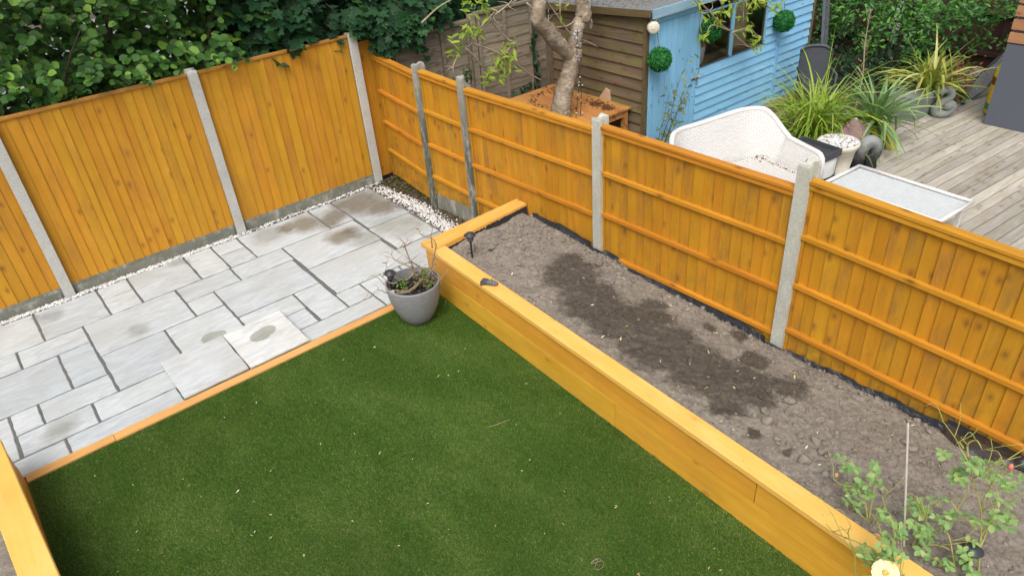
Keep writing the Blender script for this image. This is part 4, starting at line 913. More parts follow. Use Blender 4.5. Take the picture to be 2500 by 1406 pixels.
def solar_light(label, x, y, z, h=.21, tilt=(0, 0), s=1.):
    t = thing('solar_light', label, 'solar light', (x, y, z), 0, 'black solar stake lights'); t.rotation_euler = (tilt[0], tilt[1], random.uniform(0, 3)); t.scale = (s, s, s)
    c = h-.085
    MB().lathe([(.0, -.06), (.006, -.02), (.0085, 0), (.0085, c-.012), (.011, c-.008), (.011, c)], 10, cap=True).build('stake', 'blackplastic', t, local=True)
    MB().lathe([(.011, c), (.019, c+.004), (.024, c+.010), (.0245, c+.016), (.019, c+.0165)], 20).build('collar', 'lampblack', t, True, local=True)
    MB().lathe([(.017, c+.012), (.025, c+.055), (.0, c+.056)], 16).build('lens', 'clearplastic', t, True, local=True)
    for k in range(6):
        a = k*math.pi/3; MB().tube([(.0225*math.cos(a), .0225*math.sin(a), c+.014), (.030*math.cos(a), .030*math.sin(a), c+.058)], .0022, 5).build('rib', 'lampblack', t, local=True)
    MB().lathe([(.030, c+.030), (.0315, c+.034), (.030, c+.038)], 20).build('ring', 'lampblack', t, True, local=True)
    MB().lathe([(.0, c+.056), (.040, c+.054), (.050, c+.056), (.052, c+.060), (.048, c+.064), (.034, c+.070), (.030, c+.078), (.024, c+.0815), (.0, c+.082)], 28).build('cap', 'lampblack', t, True, local=True)
    MB().lathe([(.0, c+.0835), (.019, c+.0832), (.020, c+.0815)], 4).build('solar_panel', 'solar', t, local=True)
    return t
solar_light('black solar stake light in the soil near the corner of the raised bed', -.735, -3.14, .465, .235, (0, .06), 1.12)
solar_light('black solar light standing inside the large grey pot', -1.505, -2.915, .335, .21, (.03, -.05), 1.12)
solar_light('black solar stake light half hidden behind the rose bush', -.80, -7.55, .34, .22, (0, .1), 1.1)

# ---- rolled pair of gloves on the capping
gl = thing('work_gloves', 'rolled pair of purple grey work gloves on the yellow capping', 'gloves', (-.94, -3.70, capz(-3.7)), math.radians(-66))
B = MB(); ring = []
for i in range(13):     # rolled cuff and palm bundle
    t = i/12; x = -.052+.115*t; ry = .030*math.sin(math.pi*min(1, .16+.80*t))**.55*(1.08 if t > .6 else .86); rz = ry*.72
    for k in range(14):
        a = 2*math.pi*k/14; w = 1+.07*math.sin(3*a+i)
        B.v.append((x, ry*w*math.cos(a), .024+rz*w*math.sin(a)))
for i in range(12):
    for k in range(14): B.f.append((i*14+k, i*14+(k+1) % 14, (i+1)*14+(k+1) % 14, (i+1)*14+k))
B.f += [tuple(reversed(range(14))), tuple(range(12*14, 13*14))]
B.build('rolled_cuff', 'glove', gl, True, local=True)
for k, (dy, dz, l, a) in enumerate(((-.026, .012, .044, -.35), (-.012, .018, .056, -.12), (.003, .020, .060, .05), (.017, .017, .050, .25), (.028, .012, .036, .6), (-.006, .032, .048, -.2), (.010, .033, .05, .15))):
    p = [(-.030, dy*.8, dz+.004), (-.045-l*.3, dy+math.sin(a)*l*.3, dz+.004), (-.045-l*.75, dy+math.sin(a)*l*.8, max(.008, dz-.002)), (-.045-l, dy+math.sin(a)*l, max(.007, dz-.006))]
    q = smoothpath(p, 3); MB().tube(q, [.0098]*(len(q)-2)+[.0085, .005], 8).build('finger', 'gloverubber', gl, True, local=True)
for x, tl in ((-.012, .12), (.004, -.16)):
    B = MB(); n = 22; pts = [(x+tl*.03*math.cos(2*math.pi*i/n), .0325*math.cos(2*math.pi*i/n), .024+.0265*math.sin(2*math.pi*i/n)) for i in range(n+1)]
    B.tube(pts, .0022, 6, False); B.build('elastic_band', 'greenband', gl, True, local=True)

# ---- cane and roses
cane = thing('bamboo_cane', 'thin pale bamboo cane standing in the soil beside the rose', 'cane', (-.886, -7.287, .38))
q = [Vector((-.895, -7.30, .34)).lerp(Vector((-.75, -7.079, 1.1)), t) for t in np.linspace(0, 1, 25)]
MB().tube(q, [.0058+(.0012 if i % 6 == 3 else 0) for i in range(25)], 8).build('cane', 'cane', cane, True)
def rose(label, base, stems, lf, seed, per=5, spread=.022, size=(.026, .044)):
    lf = list(lf)+[(x+random.gauss(0, .05), y+random.gauss(0, .05), z+random.gauss(0, .05)) for x, y, z in lf[::9]]
    t = thing('rose_bush', label, 'rose bush', base, 0, 'rose stems in the near corner of the bed')
    r = np.random.default_rng(seed); rr = random.Random(seed)
    st = []
    for s in stems:
        dx = rr.uniform(-.05, .05)
        st.append([(x+dx*i/len(s), y, z, w) for i, (x, y, z, w) in enumerate(s)])
    for s in list(st):
        for j in range(1, len(s)):
            if rr.random() < .6:
                x, y, z, w = s[j]; a = rr.uniform(0, 6.28); l = rr.uniform(.08, .2)
                st.append([(x, y, z, w*.7), (x+l*.4*math.cos(a), y+l*.4*math.sin(a), z+l*.5, w*.5), (x+l*.7*math.cos(a+.3), y+l*.7*math.sin(a+.3), z+l*rr.uniform(.3, 1), w*.3)])
    twigset(t, st, 'stem', 'stem', 6, .004, seed)
    P = []; T = []; Nn = []; SZ = []; pet = []
    for (x, y, z) in lf:
        c = np.array([x+rr.uniform(-.05, .05), y, z]); a = rr.uniform(0, 6.28); d = np.array([math.cos(a), math.sin(a), rr.uniform(-.2, .35)])
        side = np.cross(d, [0, 0, 1.]); side /= np.linalg.norm(side); L = rr.uniform(.05, .075); s = rr.uniform(*size)
        e = c+d*L; pet.append([(*c, .0016), (*(c+d*L*.5+[0, 0, .004]), .0014), (*e, .001)])
        for pos, dr in ((e, d), (c+d*L*.92, side+.35*d), (c+d*L*.92, -side+.35*d), (c+d*L*.45, side+.2*d), (c+d*L*.45, -side+.2*d)):
            P.append(pos); T.append(dr+r.normal(0, .12, 3)); Nn.append(np.array([-.25, -.2, 1.])+r.normal(0, .35, 3)); SZ.append(s*rr.uniform(.8, 1.15))
    twigset(t, pet, 'stem', 'leaf_stalk', 4, 0, seed, 2)
    leaves('oval', 'rose', np.array(P), frames(np.array(Nn), np.array(T)), np.array(SZ), t, 300)
    return t
RA = rose('tall rose stem with leafy side shoots and a red tipped bud', (-.65, -7.6, .27), ROSEA_STEMS, ROSEA_LEAF, 1)
RB = rose('low rose shoots left of the bamboo cane, with a peach bud', (-.77, -7.07, .27), ROSEB_STEMS, ROSEB_LEAF, 2)
RC = rose('dense low rose bush right of the foot of the bamboo cane', (-.74, -7.3, .27), ROSEC_STEMS, ROSEC_LEAF, 3)
for s in (ROSED_STEMS[0], ROSED_STEMS[1], ROSED_STEMS[5], ROSED_STEMS[7], ROSED_STEMS[2]): s.insert(0, (-.96, -7.36, .40, .005))
RD = rose('rose shoots leaning over the yellow capping with an open cream flower', (-.84, -7.34, .27), ROSED_STEMS, ROSED_LEAF, 4)
def bud(parent, p, mat, s=.012):
    B = MB(); B.lathe([(.0, -s*1.2), (s*.7, -s*.7), (s, 0), (s*.85, s*.9), (s*.4, s*1.7), (0, s*2)], 10, p); B.build('bud', mat, parent, True)
bud(RA, BUDS[0], 'budred', .013); bud(RB, BUDS[1], 'budpeach', .011); bud(RD, BUDS[2], 'budred', .010)
fc = Vector(FLOWER)+Vector((-.06, -.02, .055))
for k in range(22):
    ring_ = 0 if k < 5 else (1 if k < 12 else 2); a = k*2.4; ti = (.25, .75, 1.2)[ring_]; s = (.030, .047, .062)[ring_]
    V = []
    for i in range(5):
        for j in range(5):
            u = i/4; w = (j/4-.5)*2; wd = s*.62*math.sin(math.pi*(.18+.72*u)); th = ti*(.35+.75*u)
            V.append((w*wd, math.sin(th)*s*u+.004, math.cos(th)*s*u*.9+.30*abs(w)*wd))
    F = [(i*5+j, i*5+j+1, (i+1)*5+j+1, (i+1)*5+j) for i in range(4) for j in range(4)]
    o = MB().add(V, F).build('petal', 'petal', None, True); o.matrix_basis = Matrix.Translation(fc) @ Matrix.Rotation(-.6, 4, "Y") @ Matrix.Rotation(.3, 4, "X") @ Matrix.Rotation(a, 4, 'Z')
    o.parent = RD; o.matrix_parent_inverse = WM(RD).inverted()
MB().sphere((fc.x-.010, fc.y-.004, fc.z+.014), .009, 10, 6).build('flower_heart', 'petalheart', RD, True)

# ---- fallen petals and straws
def litter(name, label, P, kinds='oval', size=(.008, .02), mat='litter', seed=0, parent=None):
    r = np.random.default_rng(seed); n = len(P)
    R = frames(np.c_[r.normal(0, .35, (n, 2)), np.ones(n)], r.normal(0, 1, (n, 3)))
    v, f = scatter(kinds, np.array(P), R, r.uniform(*size, n)); o = np_obj(name, v, f, mat, parent)
    return tag(o, label, kind='stuff')
LP = [(-1.756, -5.474), (-3.464, -3.894), (-1.585, -5.814), (-1.404, -5.937), (-1.273, -5.998), (-3.513, -4.324), (-2.646, -4.142), (-2.55, -3.975), (-2.151, -4.271), (-1.0, -2.98), (-1.02, -3.02), (-.99, -3.05)]
P = [(x, y, .020) for x, y in LP]+[(x+random.uniform(-.03, .03), y+random.uniform(-.03, .03), .02) for x, y in LP[:6]]
k = 0
while k < 70:
    px, py = random.uniform(-4.4, -1.1), random.uniform(-6.8, -2.8)
    if py > -4.2-.86*(px+4.6): P.append((px, py, .019)); k += 1
litter('fallen_petals', 'tiny pale petals scattered over the lawn', P, 'lance', (.010, .028), seed=1)
P = []
for k in range(120):
    py = random.uniform(-7.9, -2.95); px = random.uniform(float(bowi(py))+.03, float(FX(py))-.05); P.append((px, py, float(soilz(np.array(px), np.array(py)))+.008))
litter('fallen_petals', 'small pale leaves and petals scattered over the soil', P, 'lance', (.012, .038), seed=2)
st = thing('dry_straw', 'single curved pale straw lying on the lawn', 'straw', (-1.664, -4.651, .02))
MB().tube(smoothpath([(-1.76, -4.63, .02), (-1.70, -4.655, .026), (-1.64, -4.67, .024), (-1.58, -4.68, .02)], 4), .0022, 5).build('stalk', 'twig', st)
st = thing('dry_straw', 'tangled loop of pale straw near the bottom of the lawn', 'straw', (-1.996, -6.05, .02))
pts = [(-1.996+.032*math.cos(a*1.7)*(1+.3*math.sin(a*2.3)), -6.03+.032*math.sin(a)*(1+.4*math.cos(a*1.3)), .022+.004*math.sin(a*3)) for a in np.linspace(0, 9, 30)]
MB().tube(pts, .0012, 5).build('stalk', 'twig', st)

# ================================================================ neighbour's garden
# ---- weathered lap fence along the back
def lap_fence(label, x0, x1, y, z0, z1a, z1b, battens):
    t = thing('lap_fence_panel', label, 'fence panel', ((x0+x1)/2, y, 0), 0, 'weathered lap panels at the back')
    n = 13; h = (min(z1a, z1b)-z0)/n
    for i in range(n):
        zb = z0+i*h; r = random.Random(i*7+int(x0*100)); ns = 14; V = []
        for k in range(ns+1):
            x = x0+(x1-x0)*k/ns; w = r.uniform(-.013, .013)
            V += [(x, y-.016-.002, zb+w), (x, y-.004, zb+w), (x, y-.004, zb+h+.02), (x, y-.008, zb+h+.02)]
        F = []
        for k in range(ns):
            for j in range(4): F.append((k*4+j, (k+1)*4+j, (k+1)*4+(j+1) % 4, k*4+(j+1) % 4))
        F += [(0, 1, 2, 3), tuple(reversed(range(ns*4, ns*4+4)))]
        MB().add(V, F).build('slat', 'oldfence', t)
    for bx in battens:
        b = MB(); b.box(bx-.022, bx+.022, y-.045, y-.019, z0, z1a-.02); b.build('batten', 'oldfence', t)
    b = MB(); b.hexa([(x0, y-.05, z1a-.03), (x1, y-.05, z1b-.03), (x1, y+.03, z1b-.03), (x0, y+.03, z1a-.03), (x0, y-.05, z1a), (x1, y-.05, z1b), (x1, y+.03, z1b), (x0, y+.03, z1a)]); b.build('capping_rail', 'oldfence', t)
lap_fence('weathered grey lap fence panel half hidden by sycamore leaves', .36, 1.50, -.27, .05, 1.80, 1.80, (.40, 1.07, 1.47))
lap_fence('weathered grey lap fence panel behind the tree trunk, beside the shed', 1.60, 2.84, -.27, .05, 1.87, 1.85, (1.64, 2.07, 2.53, 2.81))
ps = thing('timber_post', 'weathered timber post between the two lap fence panels', 'fence post', (1.55, -.28, 0))
b = MB(); b.cbox(1.51, 1.59, -.33, -.25, 0, 1.86); b.build('shaft', 'oldfence', ps)

# ---- shed
SX, SY = 2.85, -2.10
shed = thing('garden_shed', 'small garden shed with blue painted front and weathered brown side', 'shed', (SX, SY, 0))
pit = .145
for i in range(12):
    z = .03+i*pit
    zt = min(z+pit+.012, 1.80)
    b = MB(); b.hexa([(SX-.034, SY+.05, z), (SX+.0, SY+.05, z), (SX+.0, -.36, z), (SX-.034, -.36, z), (SX-.006, SY+.05, zt), (SX+.0, SY+.05, zt), (SX+.0, -.36, zt), (SX-.006, -.36, zt)])
    o = b.build('side_board', 'shed_brown', shed)
b = MB(); b.box(SX-.040, SX+.02, SY+.0, SY+.048, .0, 1.80); b.build('corner_trim', 'trim_brown', shed)
b = MB(); b.box(SX-.040, SX+.02, -.40, -.352, .0, 1.76); b.build('corner_trim', 'trim_brown', shed)
YF = SY
def fboard(x0, x1, z, h, nm='front_board'):
    b = MB(); b.hexa([(x0, YF-.034, z), (x1, YF-.034, z), (x1, YF, z), (x0, YF, z), (x0, YF-.007, z+h), (x1, YF-.007, z+h), (x1, YF, z+h), (x0, YF, z+h)]); b.build(nm, 'shed_blue', shed)
pf = .1165; i = 0
while .02+i*pf < 1.84:
    z = .02+i*pf; h = pf+.008
    if z+pf < 1.0 or z > 1.66: fboard(3.80, 5.59, z, h)
    else: fboard(5.29, 5.59, z, h)
    fboard(5.66, 6.46, z, h); i += 1
b = MB(); b.box(5.592, 5.658, YF-.05, YF, .0, 1.85); b.build('cover_strip', 'shed_blue_v', shed)
b = MB(); b.box(6.462, 6.51, YF-.036, YF+.02, .0, 1.85); b.build('corner_trim', 'trim_brown', shed)
b = MB(); b.box(SX+.022, 2.945, YF-.020, YF, .0, 1.70); b.build('door_post', 'shed_blue_v', shed)
b = MB(); b.box(SX+.022, 3.80, YF-.022, YF, 1.702, 1.85); b.build('door_head', 'shed_blue', shed)
door = MB(); door.box(2.95, 3.795, YF-.004, YF+.004, .03, 1.70); door = door.build('door', 'shed_blue_v', shed)
for k in range(8):
    x0 = 2.952+k*.105; b = MB(); b.box(x0, x0+.100, YF-.020+random.uniform(-.002, .002), YF-.0045, .03, 1.695); b.build('door_board', 'shed_blue_v', door)
b = MB(); b.box(3.70, 3.83, YF-.034, YF-.022, .83, .852); b.tube([(3.80, YF-.03, .84), (3.80, YF-.045, .80), (3.80, YF-.04, .75)], .006, 6); b.build('latch', 'rust', door)
# window
win = MB(); win.box(3.80, 3.835, YF-.034, YF, .97, 1.66); win = win.build('window', 'shed_blue_v', shed)
for q in ((5.255, 5.288, .97, 1.66), (4.485, 4.53, .97, 1.66)):
    b = MB(); b.box(q[0], q[1], YF-.034, YF, q[2], q[3]); b.build('mullion', 'shed_blue_v', win)
b = MB(); b.box(3.836, 4.484, YF-.030, YF, 1.64, 1.66); b.box(4.531, 5.254, YF-.030, YF, 1.64, 1.66); b.build('head', 'shed_blue', win)
b = MB(); b.box(3.836, 4.484, YF-.028, YF+.02, .965, .985); b.box(4.531, 5.254, YF-.028, YF+.02, .965, .985); b.build('sill', 'timberdark', win)
b = MB(); b.box(5.225, 5.254, YF-.02, YF+.01, .985, 1.64); b.build('dark_jamb', 'timberdark', win)
for x0, x1 in ((3.836, 4.484), (4.531, 5.225)):
    MB().add([(x0, YF-.006, .985), (x1, YF-.006, .985), (x1, YF-.006, 1.64), (x0, YF-.006, 1.64)], [(0, 1, 2, 3)]).build('pane', 'glass', win)
b = MB(); b.box(SX+.03, 6.45, -.45, -.42, .02, 1.75); b.box(6.42, 6.45, YF+.03, -.46, .02, 1.75); b.box(SX+.03, 6.41, YF+.03, -.46, .02, .05); b.box(SX+.002, SX+.028, YF+.05, -.37, .02, 1.78); b.build('inner_lining', 'interior', shed)
b = MB(); b.box(3.85, 5.22, YF+.03, YF+.30, .93, .955); b.build('window_shelf', 'pinewood', shed)
b = MB(); b.box(4.82, 5.2, YF+.22, YF+.26, .96, 1.64); b.build('leaning_board', 'pinewood', shed)
# roof
roof = MB(); roof.hexa([(SX-.09, YF-.10, 1.872), (6.6, YF-.10, 1.872), (6.6, -.28, 1.752), (SX-.09, -.28, 1.752), (SX-.09, YF-.10, 1.90), (6.6, YF-.10, 1.90), (6.6, -.28, 1.78), (SX-.09, -.28, 1.78)]); roof = roof.build('roof', 'felt', shed)
b = MB(); b.box(SX-.06, 6.6, YF-.126, YF-.102, 1.80, 1.905); b.build('fascia', 'fascia', roof)
b = MB(); b.box(SX-.06, 6.6, YF-.100, YF-.04, 1.845, 1.870); b.build('soffit', 'felt', roof)
b = MB(); b.hexa([(SX-.118, YF-.11, 1.825), (SX-.092, YF-.11, 1.825), (SX-.092, -.28, 1.70), (SX-.118, -.28, 1.70), (SX-.118, YF-.11, 1.905), (SX-.092, YF-.11, 1.905), (SX-.092, -.28, 1.785), (SX-.118, -.28, 1.785)]); b.build('barge_board', 'trim_brown', roof)
n = 900; v, f = pebbles(np.c_[rng.uniform(SX-.05, 4.2, n), rng.uniform(YF+.1, -.4, n), np.zeros(n)], rng.uniform(.006, .02, n), 8)
V = v.copy(); V[:, 2] += 1.90-.12*(v[:, 1]-(YF-.1))/(-.28-(YF-.1)); tag(np_obj('roof_debris', V, f, 'ledge', roof), kind='stuff')

bk = thing('pale_bucket', 'pale bucket on the shelf behind the left shed window pane', 'bucket', (4.02, YF+.16, .957)); MB().lathe([(.0, 0), (.085, 0), (.105, .22), (.1, .225), (.0, .2)], 18, (4.02, YF+.16, .957)).build('tub', 'white', bk, True)
MB().lathe([(.1, .226), (.108, .228), (.106, .245), (.0, .25)], 18, (4.02, YF+.16, .957)).build('lid', 'budred', bk, True)
bk = thing('white_tray', 'small white tray in the lower left corner of the shed window', 'tray', (3.92, YF+.09, .957)); b = MB(); b.cbox(3.86, 3.97, YF+.05, YF+.12, .957, 1.03, .01); b.build('tray', 'white', bk)

# ---- round siren, topiary balls
sr = thing('wall_siren', 'round cream alarm housing at the top corner of the shed', 'siren', (SX-.01, YF-.07, 1.70), math.radians(-38))
B = MB(); B.lathe([(.0, .085), (.055, .084), (.068, .074), (.074, .05), (.074, .0), (.06, -.01), (.0, -.01)], 28)
B.v = [(x, -z, y) for x, y, z in B.v]; B.build('housing', 'cream', sr, True, local=True)
B = MB(); B.lathe([(.0, .088), (.012, .088), (.012, .0845)], 12); B.v = [(x-.01, -z, y-.005) for x, y, z in B.v]; B.build('boss', 'potcream', sr, True, local=True)
MB().tube([(.03, .01, .06), (.05, .03, .085)], .012, 8).build('bracket', 'cream', sr, local=True)
MB().tube(smoothpath([(.05, .02, 0), (.07, .03, -.10), (.075, .03, -.26), (.07, .03, -.36)], 4), .004, 6).build('lead', 'string', sr, True, local=True)
def topiary(label, x, y, z, r, hang, seed):
    t = thing('topiary_ball', label, 'topiary ball', (x, y, z), 0, 'hanging artificial topiary balls'); g = np.random.default_rng(seed)
    MB().sphere((0, 0, 0), r*.86, 16, 10).build('core', 'ivy', t, True, local=True)
    n = 2600; d = g.normal(0, 1, (n, 3)); d /= np.linalg.norm(d, axis=1, keepdims=True)
    P = d*(r*g.uniform(.84, .97, (n, 1))); R = frames(d+g.normal(0, .5, (n, 3)), d*1.0+g.normal(0, .55, (n, 3)))
    v, f = scatter('obovate', P, R, g.uniform(.016, .030, n)); tag(np_obj('foliage', v, f, 'topiary', t, local=True), kind='stuff')
    MB().tube([(0, 0, r*.9), (.0, .02, r+.02), (.01, .08, hang)], .003, 5).build('hanging_chain', 'wire', t, local=True)
topiary('green topiary ball hanging at the left edge of the blue shed door', 2.875, -2.27, 1.325, .145, .34, 1)
topiary('green topiary ball hanging in front of the shed window', 3.86, -2.25, 1.46, .140, .30, 2)
topiary('green topiary ball hanging right of the shed window, on the cover strip', 5.53, -2.25, 1.24, .147, .45, 3)

# ---- orange table, debris on it, roof tile offcut
tb = thing('garden_table', 'orange wooden table behind the fence under the tree trunk', 'table', (2.4, -1.1, 0))
for k in range(6):
    x0 = 1.985+k*.135; b = MB(); b.cbox(x0, x0+.1335, -1.90, -.40, .652, .68, .003); b.build('plank', 'table', tb)
for y0, y1 in ((-1.865, -1.84), (-.46, -.435)): b = MB(); b.box(2.05, 2.73, y0, y1, .56, .65); b.build('apron', 'table', tb)
for x0, x1 in ((2.02, 2.045), (2.735, 2.76)): b = MB(); b.box(x0, x1, -1.83, -.47, .56, .65); b.build('apron', 'table', tb)
for lx in (2.02, 2.70):
    for ly in (-1.87, -.49): b = MB(); b.box(lx, lx+.065, ly, ly+.065, -.05, .651); b.build('leg', 'table', tb)
P = []
for cx, cy, sx, sy, k in ((2.58, -1.55, .10, .20, 200), (2.55, -1.72, .08, .07, 70), (2.66, -.62, .12, .12, 90), (2.35, -.6, .12, .06, 40), (2.1, -.75, .07, .07, 25), (2.05, -.95, .05, .1, 25), (2.3, -1.25, .2, .2, 25)):
    for _ in range(k):
        px, py = random.gauss(cx, sx*.6), random.gauss(cy, sy*.6)
        if 2.0 < px < 2.78 and -1.88 < py < -.42: P.append((px, py, .684+random.uniform(0, .012)))
litter('leaf_crumbs', 'dark crumbled leaves lying on the orange table', P, 'oval', (.012, .035), 'crumbs', 7)
ti = thing('wooden_offcut', 'brown triangular offcut leaning on the shed side behind the table', 'offcut', (2.80, -1.42, .68)); MB().add([(2.795, -1.52, .60), (2.795, -1.26, .60), (2.815, -1.50, .80), (2.815, -1.42, .82), (2.82, -1.52, .60), (2.82, -1.26, .60), (2.835, -1.50, .80), (2.835, -1.42, .82)], [(0, 2, 3, 1), (4, 5, 7, 6), (0, 4, 6, 2), (2, 6, 7, 3), (3, 7, 5, 1), (0, 1, 5, 4)]).build('board', 'interior', ti)

# ---- tree
tree = thing('cherry_tree', 'grey barked tree with a forked trunk beside the orange table', 'tree', (1.76, -1.5, 0))
def trunk(pts, name, n=14, k=6, parent=tree):
    q = smoothpath(pts, k); B = MB(); B.tube([p[:3] for p in q], [p[3] for p in q], n)
    V = np.array(B.v); r = np.random.default_rng(len(pts)); V += r.normal(0, .0045, V.shape)
    V[:, :2] += (.012*vnoise(V[:, 2]*9+V[:, 0]*5, V[:, 1]*14, 8))[:, None]
    B.v = [tuple(p) for p in V]; return B.build(name, 'bark', parent, True)
TR = trunk([(1.70, -1.5, -.1, .17)]+TRUNK, 'trunk', 16, 7)
for L in LIMBS: trunk(L+[(L[-1][0]+.1, L[-1][1]+.05, L[-1][2]+.5, .06), (L[-1][0]+.35, L[-1][1]+.2, L[-1][2]+1.1, .04)], 'limb', 14, 7)
for (x, y, z, r) in ((2.31, -1.60, 1.835, .055), (1.93, -1.575, 1.62, .035), (2.19, -1.60, 1.54, .03), (1.93, -1.63, .75, .045), (2.02, -1.60, 1.10, .03)):
    B = MB(); B.lathe([(r*1.25, -r*.25), (r*.95, r*.15), (r*.7, r*.30), (r*.5, r*.22), (r*.25, r*.28), (0, r*.3)], 12)
    B.v = [(p[0], -p[2], p[1]) for p in B.v]; B.v = [(x+a, y+c, z+d) for a, c, d in B.v]; B.build('branch_scar', 'bark', TR, True)
twigset(tree, TWIGS, 'twig', 'twig', 6, .012, 3)
twigset(tree, TWIGS2, 'twig', 'twig', 6, .012, 4)
ex = []; rr = random.Random(12)
for t in TWIGS+TWIGS2:
    for j in range(1, len(t)-1):
        for _ in range(2):
            if rr.random() < .6:
                x, y, z, w = t[j]; a = rr.uniform(0, 6.28); l = rr.uniform(.06, .2); e = rr.uniform(-.6, .5)
                ex.append([(x, y, z, .006), (x+l*.5*math.cos(a), y+l*.4*math.sin(a), z+l*.4*e, .005), (x+l*math.cos(a+.4), y+l*.8*math.sin(a+.4), z+l*e, .003)])
twigset(tree, ex, 'twig', 'twig', 5, 0, 5, 3)
P = []; T = []; 
for q in TLEAF+TLEAF2:
    for k in range(int(q[3]*1.25)):
        P.append((q[0]+rr.gauss(0, .05), q[1]+rr.gauss(0, .05), q[2]+rr.gauss(0, .04))); T.append((rr.gauss(-.2, .6), rr.gauss(0, .6), rr.gauss(-.55, .5)))
P = np.array(P); n = len(P)
leaves('lance', 'cherry', P, frames(np.c_[rng.normal(0, .5, n), rng.normal(-.5, .5, n), np.abs(rng.normal(.7, .4, n))], np.array(T)), rng.uniform(.075, .13, n), tree, 300)
# fairy lights round the trunk
fl = thing('fairy_lights', 'string of clear fairy lights hanging down the tree trunk', 'string lights', (2.05, -1.63, 1.5))
w1 = smoothpath([(2.12, -1.64, 1.74), (2.08, -1.66, 1.50), (2.125, -1.66, 1.2), (2.09, -1.655, .98), (2.065, -1.65, .78), (2.04, -1.64, .60)], 6); MB().tube(w1, .004, 5).build('wire', 'wire', fl)
w2 = smoothpath([(2.125, -1.66, 1.2), (2.14, -1.66, .95), (2.13, -1.65, .7), (2.14, -1.64, .5)], 6); MB().tube(w2, .004, 5).build('wire', 'wire', fl)
for k in range(14):
    q = w1[(k*7) % len(w1)] if k % 3 else w2[(k*5) % len(w2)]; MB().sphere((q[0]+random.uniform(-.03, .03), q[1]-.015, q[2]+random.uniform(-.02, .02)), .011, 8, 5).build('bulb', 'bulb', fl, True)
for k in range(9): MB().sphere((2.09+random.uniform(-.05, .06), -1.64+random.uniform(-.02, .02), 1.66+random.uniform(-.09, .1)), .016, 8, 5).build('bulb', 'bulb', fl, True)
cd = thing('pull_cord', 'pale looped cord hanging in front of the brown shed side', 'cord', (2.7, -1.27, 1.6))
pts = [(2.70, -1.26, 2.0), (2.70, -1.262, 1.8), (2.70, -1.272, 1.70)]+[(2.70, -1.275+.018*math.sin(a), 1.64+.055*math.cos(a)) for a in np.linspace(0, 6.28, 14)]
MB().tube(pts, .005, 6).build('cord', 'string', cd, True)
# ivy on the lap fence, tuft on the post
iv = thing('ivy', 'dark ivy strand climbing the lap fence beside the shed', 'ivy', (2.53, -.33, .9)); P = []
for z in np.linspace(.62, 1.55, 40): P.append((2.53+random.uniform(-.05, .05), -.34+random.uniform(-.03, .01), z))
for k in range(16): P.append((2.35+random.gauss(0, .06), -.34, .72+random.gauss(0, .04)))
MB().tube(smoothpath([(2.54, -.325, .3), (2.52, -.325, .9), (2.54, -.325, 1.3), (2.52, -.325, 1.6)], 4), .006, 5).build('stem', 'darkstem', iv)
P = np.array(P); n = len(P); leaves('ivy', 'ivy', P, frames(rng.normal(0, .35, (n, 3))+[0, -1, .4], rng.normal(0, .4, (n, 3))+[0, 0, -1]), rng.uniform(.05, .09, n), iv)
tf = thing('moss_tuft', 'small grey green plant growing on top of the algae-streaked post', 'plant', (.20, -1.96, 1.70)); n = 420; d = rng.normal(0, 1, (n, 3)); d /= np.linalg.norm(d, axis=1, keepdims=True)
P = np.array([.235, -1.98, 1.72])+d*rng.uniform(.2, 1, (n, 1))*np.array([.05, .06, .10])
v, f = scatter('oval', P, frames(d, rng.normal(0, 1, (n, 3))), rng.uniform(.015, .03, n)); o = np_obj('foliage', v, f, leafmat('tuft_leaf', (.03, .05, .02), (.07, .10, .035), (.2, .2, .1)), tf); tag(o, kind='stuff')
# thin bamboo-like shoots beside the shed door
sh = thing('willow_shoots', 'thin dark shoots with narrow leaves against the shed door', 'plant', (2.62, -2.55, 0)); L = []; P = []; T = []
for (a, e, l) in ((.4, 1.25, 1.5), (.15, 1.15, 1.3), (.9, 1.2, 1.1), (-.4, 1.3, 1.0), (.5, 1.0, 1.0)):
    pts = []; 
    for k in range(7):
        t = k/6; pts.append((2.60+math.cos(a)*l*t*math.cos(e)*1.2+.10*t*t, -2.5+math.sin(a)*l*t*math.cos(e)*.5, .02+l*t*math.sin(e)*(1-.12*t), .006*(1-.6*t)))
    L.append(pts)
    for k in range(2, 7):
        for _ in range(5): P.append(tuple(np.array(pts[k][:3])+rng.normal(0, .03, 3))); T.append(tuple(rng.normal(0, .7, 3)+[.3, -.2, -.3]))
twigset(sh, L, 'darkstem', 'stem', 5, .01, 9); P = np.array(P); n = len(P)
leaves('lance', 'pelargonium', P, frames(rng.normal(0, .5, (n, 3))+[0, -.5, .8], np.array(T)), rng.uniform(.06, .11, n), sh, 130)

